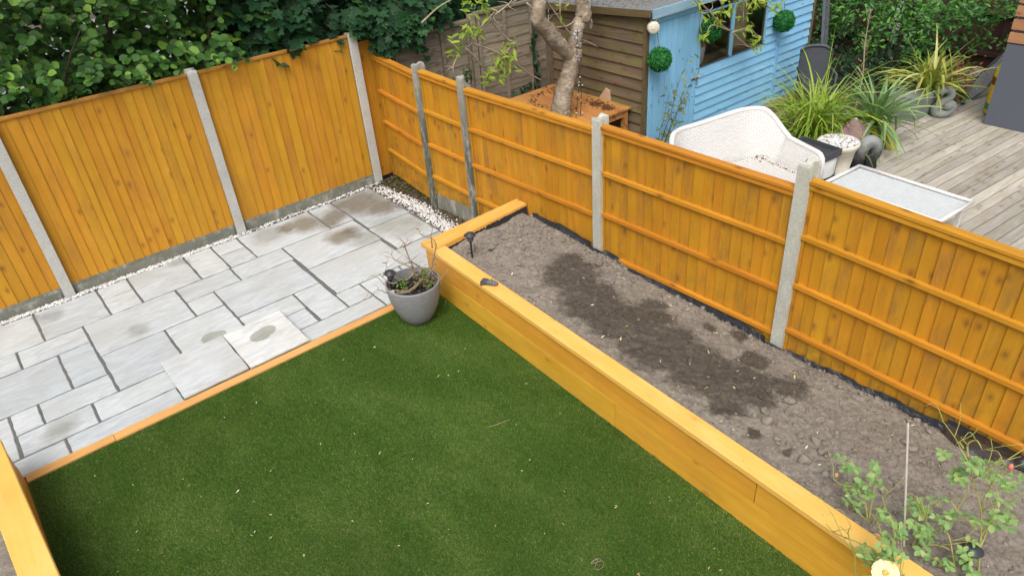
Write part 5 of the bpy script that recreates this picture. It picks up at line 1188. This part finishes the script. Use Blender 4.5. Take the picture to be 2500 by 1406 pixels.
# ---- deck
DA = math.radians(-4.6)
deck = MB(); deck.box(.55, 9.5, -9, -3.45, -.055, .02); deck = tag(deck.build('deck', 'timberdark'), kind='structure')
def dk(x, y): return (3.5+(x-3.5)*math.cos(DA)-(y+5)*math.sin(DA), -5+(x-3.5)*math.sin(DA)+(y+5)*math.cos(DA))
for i in range(48):
    y0 = -8.6+i*.1235; x0, x1 = 1.15, 9.2
    if y0 > -3.35: break
    cuts = [x0, x1] if i % 3 else [x0, 4.2+(i*1.37) % 3.2, x1]
    for a, c in zip(cuts, cuts[1:]):
        V = []; nr_ = 8; w = .1145; prof = []
        for k in range(nr_):
            s = w*k/nr_; prof += [(s+w/nr_*.10, .098), (s+w/nr_*.62, .098), (s+w/nr_*.72, .0945), (s+w/nr_*.98, .0945)]
        prof = [(0, .03), (0, .0955)]+prof+[(w, .0955), (w, .03)]; m = len(prof); dz = random.uniform(-.0015, .0015)
        for xx in (a+.002, c-.002):
            for s, z in prof: p = dk(xx, y0+s); V.append((p[0], p[1], z+dz))
        F = [(k, k+m, k+m+1, k+1) for k in range(m-1)]+[tuple(range(m)), tuple(reversed(range(m, 2*m)))]
        MB().add(V, F).build('board', 'deck', deck)

# ---- timbers and soil strip in front of the shed
for lb, y0, y1, z1 in (('weathered timber sleeper lying along the foot of the blue shed', -2.34, -2.20, .085), ('second weathered sleeper in front of the shed, beside the grass clump', -2.66, -2.50, .07)):
    t = thing('timber_sleeper', lb, 'sleeper', (5, y0, 0)); b = MB(); b.cbox(3.0, 6.4, y0, y1, -.06, z1, .012); b.build('beam', 'timber', t)

# ---- white wicker sofa
A_ = math.radians(-14.5)
sofa = thing('wicker_sofa', 'white woven wicker sofa behind the orange fence', 'sofa', (2.46, -3.82, .1), A_)
def sofa_path(u):      # plan outline of the wall in sofa coordinates, u 0..1 from left arm front to right arm front
    W, D, R = .61, .80, .26
    seg = [D-R, math.pi/2*R, 2*(W-R), math.pi/2*R, D-R]; L = sum(seg); s = u*L
    if s < seg[0]: return (-W, -.42+s), (-1, 0)
    s -= seg[0]
    if s < seg[1]: a = math.pi-s/R; return (-W+R+R*math.cos(a), -.42+D-R+R*math.sin(a)), (math.cos(a), math.sin(a))
    s -= seg[1]
    if s < seg[2]: return (-W+R+s, -.42+D), (0, 1)
    s -= seg[2]
    if s < seg[3]: a = math.pi/2-s/R; return (W-R+R*math.cos(a), -.42+D-R+R*math.sin(a)), (math.cos(a), math.sin(a))
    s -= seg[3]; return (W, -.42+D-R-s), (1, 0)
def sofa_h(u):
    d = abs(u-.5)*2; t = min(1, max(0, (d-.40)/.20)); t = t*t*(3-2*t)
    e = max(0, (d-.95)/.05)
    return .80-.26*t+.02*math.cos(u*9)-.045*e*e
LP_ = 2*(.8-.26)+math.pi*.26+2*(.61-.26)
nu, nv = 72, 14
for nm, off, sg in (('inner_weave', -.0, 1), ('outer_weave', .05, -1)):
    V = []; UV = []
    for i in range(nu+1):
        u = i/nu; (x, y), (nx_, ny_) = sofa_path(u); h = sofa_h(u)
        for j in range(nv+1):
            t = j/nv; fl_ = off+.07*t*t+(.05*t if abs(u-.5) < .3 else .03*t); z = .05+(h-.05)*t
            V.append((x+nx_*fl_, y+ny_*fl_, z)); UV.append((u*LP_, z))
    F = [(i*(nv+1)+j, (i+1)*(nv+1)+j, (i+1)*(nv+1)+j+1, i*(nv+1)+j+1)[::sg] for i in range(nu) for j in range(nv)]
    np_obj(nm, V, F, 'wicker', sofa, True, UV, local=True)
rim = []
for i in range(nu+1):
    u = i/nu; (x, y), (nx_, ny_) = sofa_path(u); o_ = .025+.07+(.05 if abs(u-.5) < .3 else .03); rim.append((x+nx_*o_, y+ny_*o_, sofa_h(u)+.004))
dn = lambda p: [(p[0], p[1]-.012, p[2]-.06), (p[0], p[1]-.008, .06)]
rim = list(reversed(dn(rim[0])))+rim+dn(rim[-1])
MB().tube(rim, .031, 10).build('braided_rim', 'wickerrim', sofa, True, local=True)
b = MB(); b.cbox(-.605, .605, -.44, .36, .04, .30, .02); b.build('seat', 'wickerseat', sofa, local=True)
for lx in (-.56, .56):
    for ly in (-.4, .3): MB().tube([(lx, ly, 0), (lx, ly, .05)], .025, 8).build('leg', 'wickerrim', sofa, local=True)
lf_ = litter('leaf_crumbs', 'green and brown crumbs in the corner of the sofa seat', [(3.02+random.gauss(0, .07), -3.66+random.gauss(0, .04), .408) for _ in range(30)]+[(3.04+random.gauss(0, .012)-.14*k/30, -3.70-k*.018, .408) for k in range(30)], 'oval', (.012, .03), 'crumbs', 3)

# ---- white wicker coffee table
ct = thing('coffee_table', 'white wicker coffee table with a glass top behind the nearest post', 'coffee table', (3.10, -5.23, .1), math.radians(-4))
b = MB(); b.cbox(-.27, .27, -.57, .57, .275, .325, .01); b.build('woven_body', 'wickertop', ct, local=True)
b = MB(); b.box(-.275, .275, -.575, .575, .327, .335); b.build('woven_top', 'wickertop', ct, local=True)
V = [(-.3, -.6, .345), (.3, -.6, .345), (.3, .6, .345), (-.3, .6, .345)]
for k in range(4): MB().tube([Vector(V[k]), Vector(V[(k+1) % 4])], .02, 8).build('rim', 'wickerrim', ct, True, local=True)
MB().add([(-.285, -.585, .350), (.285, -.585, .350), (.285, .585, .350), (-.285, .585, .350)], [(0, 1, 2, 3)]).build('glass_top', 'glass', ct, local=True)
for lx in (-.24, .24):
    for ly in (-.54, .54): b = MB(); b.box(lx-.02, lx+.02, ly-.02, ly+.02, 0, .274); b.build('leg', 'wickerrim', ct, local=True)

# ---- grey rattan side table
sd = thing('side_table', 'grey rattan side table with a tray top beside the sofa', 'side table', (3.37, -4.10, .1), math.radians(-6))
b = MB(); b.box(-.185, .185, -.235, .235, .0, .36); b.build('woven_body', 'rattan', sd, local=True)
b = MB(); b.box(-.195, .195, -.25, .25, .372, .385); b.build('tray_floor', 'rattan', sd, local=True)
for q in ((-.205, .205, -.262, -.248), (-.205, .205, .248, .262), (-.207, -.193, -.248, .248), (.193, .207, -.248, .248)): b = MB(); b.box(*q, .36, .44); b.build('tray_wall', 'rattanrim', sd, local=True)
B = MB(); V = []
for i in range(9):
    for j in range(5): u, t = i/8-.5, j/4; V.append((u*.34, -.238-.045*(1-(2*u)**2)*(1-t)**.6, .16+.18*t))
B.add(V, [(i*5+j, (i+1)*5+j, (i+1)*5+j+1, i*5+j+1) for i in range(8) for j in range(4)]); B.build('white_insert', 'white', sd, True, local=True)

# ---- cream pot with pebbles
cp = thing('cream_pot', 'round cream pot topped with white pebbles beside the grass clump', 'plant pot', (3.83, -4.18, .1))
MB().lathe([(0, 0), (.15, 0), (.165, .03), (.172, .035), (.172, .05), (.166, .055), (.20, .28), (.205, .285), (.205, .30), (.21, .31), (.235, .345), (.24, .37), (.232, .39), (.21, .39), (.2, .37), (.0, .365)], 36, (3.83, -4.18, .1)).build('shell', 'potcream', cp, True)
n = 260; rr_ = .205*np.sqrt(rng.random(n)); aa = rng.uniform(0, 6.28, n)
v, f = pebbles(np.c_[3.83+rr_*np.cos(aa), -4.18+rr_*np.sin(aa), .475+.02*rng.random(n)], rng.uniform(.014, .024, n), 12); tag(np_obj('pebbles', v, f, 'chips', cp, True), kind='stuff')

# ---- strap leaved plants
def blades(t, c, n, L, W, el, droop, mat, seed, spread=.05, az=(0, 6.283), name='blade', fold=.35, seg=7):
    r = random.Random(seed)
    for i in range(n):
        a = r.uniform(*az); l = r.uniform(*L); w = r.uniform(*W); e = r.uniform(*el); k = r.uniform(*droop); q = [np.array(c)+np.array([r.gauss(0, spread), r.gauss(0, spread), 0])]
        p = q[0]; V = []; hz = np.array([math.cos(a), math.sin(a), 0]); sd_ = np.array([-math.sin(a), math.cos(a), 0]); kink = r.random() < .12; tw = r.uniform(-.5, .5)
        for s in range(seg+1):
            u = s/seg; ww = w*(.55+.9*u)*(1-u)**.55 if u < 1 else 0
            ww = w*min(1, .45+2*u)*max(0, 1-u**2.6)
            d = hz*math.cos(e)+np.array([0, 0, 1])*math.sin(e); up = np.cross(d, sd_)
            sv = sd_*math.cos(tw*u)+up*math.sin(tw*u)
            V += [p-sv*ww/2, p-np.cross(sv, d)*0+up*(-fold*ww*.5 if up[2] > 0 else fold*ww*.5), p+sv*ww/2]
            p = p+d*l/seg; e -= k/seg*(1+1.2*u)+(1.1 if kink and s == seg//2 else 0)
            if p[2] < c[2]-.6: break
        m = len(V)//3; F = [(3*s+j, 3*s+j+1, 3*s+4+j, 3*s+3+j) for s in range(m-1) for j in range(2)]
        MB().add(V, F).build(name, mat, t)
gc = thing('grass_clump', 'bushy lime green grass clump behind the side table', 'grass clump', (4.55, -3.50, .02))
blades(gc, (4.55, -3.50, .02), 264, (.9, 1.45), (.019, .034), (.8, 1.5), (.8, 2.0), 'clump', 1, .12)
blades(gc, (4.55, -3.50, .02), 34, (1.1, 1.7), (.008, .014), (1.1, 1.5), (.5, 1.3), 'clump', 2, .06, name='flower_stalk')
co = thing('cordyline', 'grey green strappy cordyline with yellowed lower leaves on the deck', 'cordyline', (4.9, -4.08, .1))
MB().tube([(4.92, -4.08, .05), (4.90, -4.08, .25), (4.89, -4.08, .42)], [.06, .055, .045], 10).build('stem', 'darkstem', co, True)
blades(co, (4.89, -4.08, .40), 90, (.55, .85), (.04, .058), (-.15, 1.5), (.2, .9), 'cordyline', 3, .02)
blades(co, (4.89, -4.08, .38), 14, (.45, .6), (.035, .05), (-.9, -.1), (.5, 1.4), 'cordyline', 4, .02, (3.2, 5.4))
blades(co, (4.89, -4.08, .37), 7, (.5, .62), (.04, .055), (-.9, -.2), (.7, 1.5), 'yellowleaf', 5, .02, (3.4, 5.2), 'yellow_blade')
pt_ = thing('square_planter', 'low grey square planter behind the stone sculpture', 'planter', (6.15, -3.95, .1)); b = MB(); b.hexa([(5.92, -4.12, .1), (6.4, -4.15, .1), (6.4, -3.72, .1), (5.92, -3.7, .1), (5.87, -4.17, .42), (6.45, -4.2, .42), (6.45, -3.68, .42), (5.87, -3.65, .42)]); b.build('tub', 'sculpt', pt_)
ph = thing('phormium', 'yellow striped phormium behind the grey stone sculpture', 'phormium', (6.5, -3.95, .4))
blades(ph, (6.42, -4.02, .36), 90, (.6, 1.0), (.035, .055), (.35, 1.45), (.3, 1.6), 'phormium', 6, .06)
blades(ph, (6.42, -4.02, .36), 40, (.6, .95), (.01, .018), (.5, 1.3), (.3, 1.2), 'clump', 7, .1)
rl = thing('heuchera', 'low red leaved plants under the phormium', 'plant', (6.9, -4.1, .1)); n = 320
P = np.c_[rng.normal(6.95, .28, n), rng.normal(-4.1, .14, n), rng.uniform(.15, .62, n)]; v, f = scatter('oval', P, frames(rng.normal(0, .5, (n, 3))+[-.3, -.2, 1], rng.normal(0, 1, (n, 3))), rng.uniform(.03, .07, n)); tag(np_obj('foliage', v, f, 'redleaf', rl), kind='stuff')
MB().tube([(6.95, -4.1, .05), (6.95, -4.1, .4)], .02, 6).build('stem', 'darkstem', rl)
ds = thing('dead_flower_spike', 'tall dry brown flower spike in front of the hedge', 'plant', (5.75, -3.3, 0)); twigset(ds, [[(5.6, -3.45, .1, .012), (5.75, -3.4, .6, .011), (5.85, -3.3, 1.0, .01), (6.02, -3.2, 1.4, .006)]], 'twigpot', 'stalk', 6, 0, 1)
ex = []
for k in range(34): t = random.uniform(.35, 1); x, y, z = 5.62+.4*t, -3.44+.24*t, .15+1.25*t; a = random.uniform(0, 6.28); ex.append([(x, y, z, .005), (x+.04*math.cos(a), y+.04*math.sin(a), z+.02, .006), (x+.07*math.cos(a), y+.07*math.sin(a), z+.05, .003)])
twigset(ds, ex, 'twigpot', 'seed_pod', 5, 0, 2, 2)

# ---- sculptures and ornament
k_ = thing('stone_knot', 'grey stone sculpture of an open twisted loop on the deck', 'sculpture', (6.30, -4.30, .1), math.radians(-50))
pts = [(-.02, 0, .36, .035), (-.075, 0, .325, .05), (-.055, 0, .36, .052), (.01, 0, .375, .055), (.06, .0, .33, .058), (.05, 0, .26, .056), (-.02, .01, .20, .058), (-.085, .01, .13, .062), (-.07, .01, .065, .066), (.0, .0, .05, .068), (.08, -.01, .085, .064), (.115, -.02, .15, .058), (.075, -.025, .19, .062), (.04, -.02, .15, .05)]
q = smoothpath(pts[1:], 5); MB().tube([p[:3] for p in q], [p[3]*.86 for p in q], 14).build('loop', 'sculpt', k_, True, local=True)
MB().sphere((.055, -.02, .165), .062, 14, 8).build('ball', 'sculpt', k_, True, local=True)
d_ = thing('dark_ring_sculpture', 'black and grey curled stone sculpture beside the cream pot', 'sculpture', (4.20, -4.38, .1), math.radians(-35))
pts = [(-.11, 0, .0, .07), (-.115, 0, .12, .078), (-.085, 0, .25, .08), (-.01, 0, .315, .082), (.065, 0, .28, .076), (.085, .0, .18, .07), (.05, 0, .09, .066), (.055, 0, .0, .075)]
q = smoothpath(pts, 6); MB().tube([p[:3] for p in q], [p[3] for p in q], 16).build('loop', 'darksculpt', d_, True, local=True)
o_ = thing('house_ornament', 'small house ornament with a pink tiled roof behind the cream pot', 'ornament', (4.36, -4.08, .1), math.radians(20)); o_.scale = (.85, .85, 1)
b = MB(); b.box(-.13, .13, -.13, .13, 0, .30); b.build('wall', 'stonegrey', o_, local=True)
for k in range(5):
    z = .29+k*.034; w = .19-k*.03; b = MB(); b.hexa([(-w, -w, z), (w, -w, z), (w, w, z), (-w, w, z), (-w+.016, -w+.016, z+.036), (w-.016, -w+.016, z+.036), (w-.016, w-.016, z+.036), (-w+.016, w-.016, z+.036)]); b.build('roof_tier', 'pinkroof', o_, local=True)
MB().sphere((0, 0, .47), .03, 8, 6).build('finial', 'stonegrey', o_, True, local=True)

# ---- grey rattan chair, ladder
ch = thing('rattan_chair', 'grey rattan chair at the far end of the shed', 'chair', (5.75, -2.72, 0), math.radians(-42)); ch.scale = (.82, .82, .95)
V = []; UV = []
for i in range(13):
    for j in range(9):
        u, t = i/12-.5, j/8; V.append((u*.50, .22+.03*t-.10*(2*u)**2*.6, .40+.52*t-.05*(2*u)**4*t)); UV.append((u*.5, .5*t))
F = [(i*9+j, (i+1)*9+j, (i+1)*9+j+1, i*9+j+1) for i in range(12) for j in range(8)]
V2 = V+[(x, y+.025, z) for x, y, z in V]; F2 = F+[tuple(117+k for k in reversed(f)) for f in F]
np_obj('backrest', V2, F2, 'rattanuv', ch, True, UV+UV, local=True)
MB().tube([V[i*9+8] for i in range(13)], .022, 8).build('back_rim', 'rattanrim', ch, True, local=True)
b = MB(); b.cbox(-.25, .25, -.26, .2, .36, .42, .015); b.build('seat', 'rattan', ch, local=True)
for sx in (-1, 1): MB().tube([(sx*.26, -.25, .02), (sx*.27, -.24, .60), (sx*.27, .16, .62)], .022, 8).build('arm', 'rattanrim', ch, True, local=True)
for sx in (-.23, .23):
    for sy in (-.23, .17): MB().tube([(sx, sy, -.05), (sx, sy, .36)], .02, 8).build('leg', 'rattanrim', ch, local=True)
la = thing('ladder', 'metal ladder leaning against the far corner of the shed', 'ladder', (6.62, -2.3, 0))
for dx in (0, .10): MB().beam((6.56+dx, -2.40, -.05), (6.54+dx, -2.16, 2.1), .02, .045, (0, 1, 0)).build('stile', 'alu', la)
for k in range(7): t = .08+k*.13; y = -2.40+.24*t; z = -.05+2.15*t; MB().tube([(6.56-.02*t, y, z), (6.66-.02*t, y, z)], .010, 8).build('rung', 'alu', la)

# ---- far dark fence, hedge, grey unit
for k in range(3):
    y0 = -6.2+k*1.9; t = thing('dark_fence_panel', ('dark brown fence panel behind the hedge at the far right', 'dark brown fence panel behind the middle of the hedge', 'dark brown fence panel seen between shed and hedge')[k], 'fence panel', (8.7, y0, 0), 0, 'dark brown fence at the far side')
    for i in range(17): b = MB(); yy_ = y0+i*.11; b.box(8.70+random.uniform(-.003, .003), 8.72, yy_, yy_+.106, -.05, 1.75); b.build('board', 'darkfence', t)
    for z in (.3, .9, 1.5): b = MB(); b.box(8.655, 8.697, y0, y0+1.866, z, z+.06); b.build('rail', 'darkfence', t)
    post(('far concrete post at the right of the hedge', 'far concrete post hidden in the hedge', 'far concrete post between shed and hedge')[k], 8.70, y0+1.885, -.05, 1.8, math.pi/2, 'concrete')
t = thing('dark_fence_panel', 'dark brown fence panel behind the ladder and the shed', 'fence panel', (7.8, -.25, 0), 0, 'dark brown fence at the far side')
for i in range(18): b = MB(); xx = 6.65+i*.113; b.box(xx, xx+.109, -.42, -.40+random.uniform(0, .003), -.05, 1.75); b.build('board', 'darkfence', t)

def hedge(name, label, cat, N, sampler, kind, mat, size, nb, droop, seed, stems, nparts=300, group=None, smat='darkstem'):
    t = thing(name, label, cat, stems[0][0][:3], 0, group); r = np.random.default_rng(seed)
    P = sampler(r, N); n = len(P)
    R = frames(np.array(nb)+r.normal(0, .55, (n, 3)), np.array(droop)+r.normal(0, .7, (n, 3)))
    leaves(kind, mat, P, R, r.uniform(*size, n), t, nparts)
    for s in stems: q = smoothpath(s, 4); MB().tube([p[:3] for p in q], [p[3] for p in q], 8).build('trunk' if s is stems[0] else 'branch', smat, t, True)
    return t
def s_laurel(r, N):
    P = []
    C_ = [(r.uniform(6.9, 8.4), r.uniform(-4.6, -1.3), r.uniform(.15, 1.55)) for _ in range(95)]
    C_ = [c for c in C_ if c[0] > 6.75+.35*vnoise(np.array(c[1]*2.), np.array(c[2]*2.), 5)+.25*c[2]]
    for k in range(N):
        c = C_[r.integers(len(C_))]; d = r.normal(0, 1, 3); d /= np.linalg.norm(d); P.append(np.array(c)+d*np.array([.2, .22, .19])*r.uniform(.6, 1)**.5)
    P = np.array(P); return P[(P[:, 2] > .05) & (P[:, 0] < 8.62)]
hedge('evergreen_shrub', 'glossy evergreen hedge in front of the dark brown fence', 'hedge', 5200, s_laurel, 'obovate', 'laurel', (.055, .10), (-.5, -.3, .9), (-.3, -.2, .35), 31,
      [[(7.6, -3, -.1, .05), (7.6, -3, .6, .04), (7.6, -3.1, 1.3, .02)], [(7.6, -3, .2, .03), (7.5, -3.8, .9, .02)], [(7.6, -3, .2, .03), (7.6, -2.2, 1.0, .02)], [(7.5, -1.6, -.1, .03), (7.5, -1.6, 1.0, .015)]])
def s_dark(r, N):
    P = np.c_[r.uniform(6.3, 8.0, N), r.uniform(-3.9, -1.6, N), r.uniform(.05, .75, N)]
    return P[P[:, 2] < .75-.35*np.abs(vnoise(P[:, 0]*3, P[:, 1]*3, 6))*2]
hedge('low_shrub', 'dark low shrub between the shed corner and the hedge', 'shrub', 1500, s_dark, 'oval', 'ivy', (.05, .09), (-.4, -.3, .9), (-.3, -.2, -.2), 32, [[(7, -2.8, -.1, .03), (7, -2.8, .5, .015)], [(6.7, -2.4, -.1, .02), (6.7, -2.4, .5, .01)]], 150)

gu = thing('grey_storage_unit', 'slate grey panelled unit with orange timber slats at the right edge', 'storage unit', (6.8, -6, .1))
b = MB(); b.box(6.40, 7.3, -7.2, -4.80, .1, 1.13); b.build('panel', 'greypanel', gu)
b = MB(); b.box(6.43, 7.27, -7.17, -4.84, 1.13, 1.75); b.build('slat_backing', 'greypanel', gu)
for k in range(4): b = MB(); b.box(6.395, 6.425, -7.2, -4.795, 1.15+k*.155, 1.15+k*.155+.118); b.build('slat', 'slat', gu); b = MB(); b.box(6.426, 7.3, -4.825, -4.795, 1.15+k*.155, 1.15+k*.155+.118); b.build('slat', 'slat', gu)
# patterned rug leaning behind it
rg = thing('patterned_rug', 'folded grey rug with a white zigzag pattern beside the grey unit', 'rug', (7.2, -4.45, .1))
o0 = np.array((7.16, -4.18, .22)); ux = np.array((.40, -.26, .50)); uy = np.array((.06, -.16, -.12))
def rp(a, c, h=0): nn = np.cross(ux, uy); nn = nn/np.linalg.norm(nn); nn = nn if nn[2] > 0 else -nn; return tuple(o0+ux*a+uy*c+nn*h)
b = MB(); b.hexa([rp(0, 0, -.03), rp(1, 0, -.03), rp(1, 1, -.03), rp(0, 1, -.03), rp(0, 0, 0), rp(1, 0, 0), rp(1, 1, 0), rp(0, 1, 0)]); b.build('pile', 'rugdark', rg)
b = MB(); b.hexa([rp(-.05, .05, -.10), rp(.9, .05, -.10), rp(.9, .95, -.10), rp(-.05, .95, -.10), rp(-.05, .05, -.04), rp(.9, .05, -.04), rp(.9, .95, -.04), rp(-.05, .95, -.04)]); b.build('underlay', 'rugback', rg)
for k in range(10):      # zigzag bands
    c = .04+k*.10; w = .035
    for z in range(4):
        a0 = z*.25; sgn = 1 if z % 2 == 0 else -1; c0 = c if sgn > 0 else c+.16; c1 = c+.16 if sgn > 0 else c
        if max(c0, c1)+w > 1: continue
        b = MB(); b.add([rp(a0, c0, .003), rp(a0+.25, c1, .003), rp(a0+.25, c1+w, .003), rp(a0, c0+w, .003)], [(0, 1, 2, 3)]); b.build('band', 'ruglight', rg)
bag = thing('compost_bag', 'yellow compost bag with a green band standing behind the grey unit', 'bag', (6.85, -4.70, .1), math.radians(10))
B = MB(); V = []; n = 14
lv = [(0, .6), (.03, .95), (.10, 1.0), (.30, .98), (.50, 1.0), (.62, .8), (.70, .25)]
def bagring(z, k, g=1.): return [(.16*k*g*math.cos(2*math.pi*i/n)*(1+.05*math.sin(5*i+z*20)), .085*max(k, .3)*g*math.sin(2*math.pi*i/n), z) for i in range(n)]
for z, k in lv: V += bagring(z, k)
B.add(V, [(i*n+j, i*n+(j+1) % n, (i+1)*n+(j+1) % n, (i+1)*n+j) for i in range(len(lv)-1) for j in range(n)]+[tuple(reversed(range(n)))]); B.build('sack', 'yellowbag', bag, True, local=True)
for z0, z1, m, nm in ((.09, .17, 'baggreen', 'green_band'), (.42, .52, 'bagbrown', 'brown_band')):
    V = bagring(z0, 1, 1.015)+bagring(z1, 1, 1.015); MB().add(V, [(j, (j+1) % n, n+(j+1) % n, n+j) for j in range(n)]).build(nm, m, bag, True, local=True)
B = MB(); B.lathe([(0, .0), (.045, .0)], 16); B.v = [(x*.9-.06, -.088, y+.27) for x, y, z in B.v]; B.build('dark_print', 'bagdark', bag, local=True)
B = MB(); B.box(-.11, -.02, -.0885, -.0875, .105, .155); B.build('label_print', 'white', bag, local=True)

# ================================================================ trees over the back fence
def spray_tree(name, label, kind, mat, size, seed, bases, fill, stems, twigmat='darkstem', step=.062, droop=.55, nparts=300):
    """leaves set alternately along drooping twigs; fill gives loose leaves deeper in the crown"""
    t = thing(name, label, 'tree', stems[0][0][:3]); r = np.random.default_rng(seed)
    P, T, Nn, SZ, tw = [], [], [], [], MB()
    for (x, y, z, dx, dy, dz, L) in bases:
        p = np.array([x, y, z]); d = np.array([dx, dy, dz]); d /= np.linalg.norm(d); n = max(3, int(L/step)); path = [tuple(p)]
        for k in range(n):
            u = k/n; d = d+np.array([0, 0, -droop/n])+r.normal(0, .09, 3); d /= np.linalg.norm(d); p = p+d*step; path.append(tuple(p))
            side = np.cross(d, [0, 0, 1.]); side /= np.linalg.norm(side)+1e-6; sg = 1 if k % 2 else -1
            P.append(p.copy()); T.append(sg*side*.9+d*.55+np.array([0, 0, -.35])+r.normal(0, .22, 3))
            Nn.append(np.array([0, -.45, .9])+d*.15+r.normal(0, .28, 3)); SZ.append(r.uniform(*size)*(1.05-.55*u**2))
        P.append(p.copy()); T.append(d+r.normal(0, .15, 3)); Nn.append(np.array([0, -.5, .85])+r.normal(0, .2, 3)); SZ.append(r.uniform(*size)*.55)
        tw.tube(path, [max(.0015, .005*(1-i/len(path))) for i in range(len(path))], 4, False)
    F = fill(r); n = len(F)
    P = np.r_[np.array(P), F]; T = np.r_[np.array(T), r.normal(0, .7, (n, 3))+[0, -.3, -.6]]; Nn = np.r_[np.array(Nn), r.normal(0, .5, (n, 3))+[-.1, -.7, .8]]; SZ = np.r_[np.array(SZ), r.uniform(*size, n)]
    leaves(kind, mat, P, frames(Nn, T), SZ, t, nparts)
    tag(tw.build('twigs', twigmat, t), kind='stuff')
    for s in stems: q = smoothpath(s, 4); MB().tube([p[:3] for p in q], [p[3] for p in q], 8).build('trunk' if s is stems[0] else 'branch', twigmat, t, True)
    return t
r = np.random.default_rng(5); BH = []
while len(BH) < 620:
    x, z, y = r.uniform(-6.2, -.5), r.uniform(1.75, 3.5), r.uniform(.25, 1.5)
    f = vnoise(np.array(x*1.3), np.array(z*1.5), 61)+.5*vnoise(np.array(x*3.), np.array(z*3.), 62)
    if r.random() > .45+1.3*f: continue
    y += .5*max(0, -f)
    if z < 2.05+.3*y: y = max(y, .45)
    BH.append((x, y, z, r.normal(0, .55), -1, r.normal(.05, .4), min(r.uniform(.3, .7), max(.2, y+(.15 if z > 2.15 else -.02)))))
for x, z in ((-2.36, 2.10), (-2.28, 2.16), (-2.62, 2.22), (-2.8, 2.25), (-1.55, 2.08), (-1.42, 2.12), (-3.05, 2.3), (-3.35, 2.42), (-3.5, 2.3), (-1.85, 2.2)):
    
    for _ in range(2): BH.append((x+r.normal(0, .05), .28, z+r.normal(-.02, .04), r.normal(0, .3), -1, .1, r.uniform(.40, .56)))
def fill_h(r):
    m = 17000; x = r.uniform(-6.3, -.4, m); z = r.uniform(.9, 3.5, m); y = r.uniform(.45, 2.6, m)
    k = r.random(m) < .52
    return np.stack([x, y, z], 1)[k]
spray_tree('hazel_tree', 'broad leafy hazel overhanging the left of the back fence', 'hazel', 'hazel', (.075, .125), 41, BH, fill_h,
      [[(-2.6, .9, -.1, .07), (-2.5, .9, 1.2, .05), (-2.3, .8, 2.6, .025)], [(-2.6, .9, .2, .05), (-3.4, .8, 1.5, .035), (-4.0, .6, 2.8, .015)], [(-2.6, .9, .3, .05), (-1.6, .9, 1.6, .03), (-1.1, .7, 2.6, .015)], [(-3.1, .5, 1.7, .015), (-2.9, .25, 2.2, .01), (-2.7, .15, 2.5, .006)], [(-3.7, .5, 1.8, .012), (-3.6, .2, 2.3, .008), (-3.4, .15, 2.65, .005)]])
BS = []
while len(BS) < 210:
    x, z, y = r.uniform(-1.1, 1.5), r.uniform(1.8, 3.0), r.uniform(.1, 1.3)
    f = vnoise(np.array(x*1.6), np.array(z*1.8), 71)
    if r.random() > .55+1.2*f: continue
    L = r.uniform(.3, .65)
    if x < .1: L = min(L, y+.02 if z < 2.2 else y+.12)
    if x > 1.1 and z < 2.1: continue
    BS.append((x, y, z, r.normal(.1, .45), -1, r.normal(0, .35), max(.2, L)))
for x, y, z, L in ((.32, .05, 2.0, .5), (.45, -.05, 2.1, .55), (.55, -.1, 2.02, .5), (.68, -.15, 2.1, .5), (.8, -.15, 2.15, .45), (.28, .1, 2.15, .45), (.6, -.2, 1.95, .4), (.95, -.1, 2.1, .4), (1.02, -.15, 2.05, .45), (.4, .0, 1.95, .45), (.75, -.1, 2.25, .45), (.12, .0, 2.05, .4), (.2, -.05, 1.98, .45), (.35, -.12, 1.92, .5), (.5, -.2, 1.98, .5), (.62, -.2, 1.88, .45), (.0, .05, 2.08, .3)):
    for _ in range(4): BS.append((x+r.normal(0, .05), y, z+r.normal(0, .05), r.normal(.1, .4), -1, r.normal(-.1, .2), L*r.uniform(.7, 1)))
def fill_s(r):
    m = 7500; x = r.uniform(-1.3, 3.4, m); z = r.uniform(1.1, 3.0, m); y = r.uniform(.3, 2.4, m)
    return np.stack([x, y, z], 1)[r.random(m) < .6]
spray_tree('sycamore_tree', 'dark green sycamore hanging over the corner of the back fence', 'sycamore', 'sycamore', (.10, .165), 43, BS, fill_s,
      [[(.2, 1.3, -.1, .08), (.25, 1.3, 1.2, .06), (.3, 1.1, 2.8, .03)], [(.25, 1.3, .6, .05), (-.4, 1.1, 1.9, .03), (-.8, .8, 2.6, .015)], [(.25, 1.3, .9, .04), (.6, .5, 1.8, .02), (.7, -.1, 2.1, .01)]], step=.085, droop=.8)

# small seedling and posts of detail in the soil
sd2 = thing('seedling', 'tiny green seedling in the soil near the gloves', 'seedling', (-.52, -3.19, .46)); P = np.array([(-.52+random.gauss(0, .012), -3.19+random.gauss(0, .012), .475) for _ in range(7)]); n = 7
leaves('oval', 'ivy', P, frames(rng.normal(0, .3, (n, 3))+[0, 0, 1], rng.normal(0, 1, (n, 3))), rng.uniform(.03, .045, n), sd2)
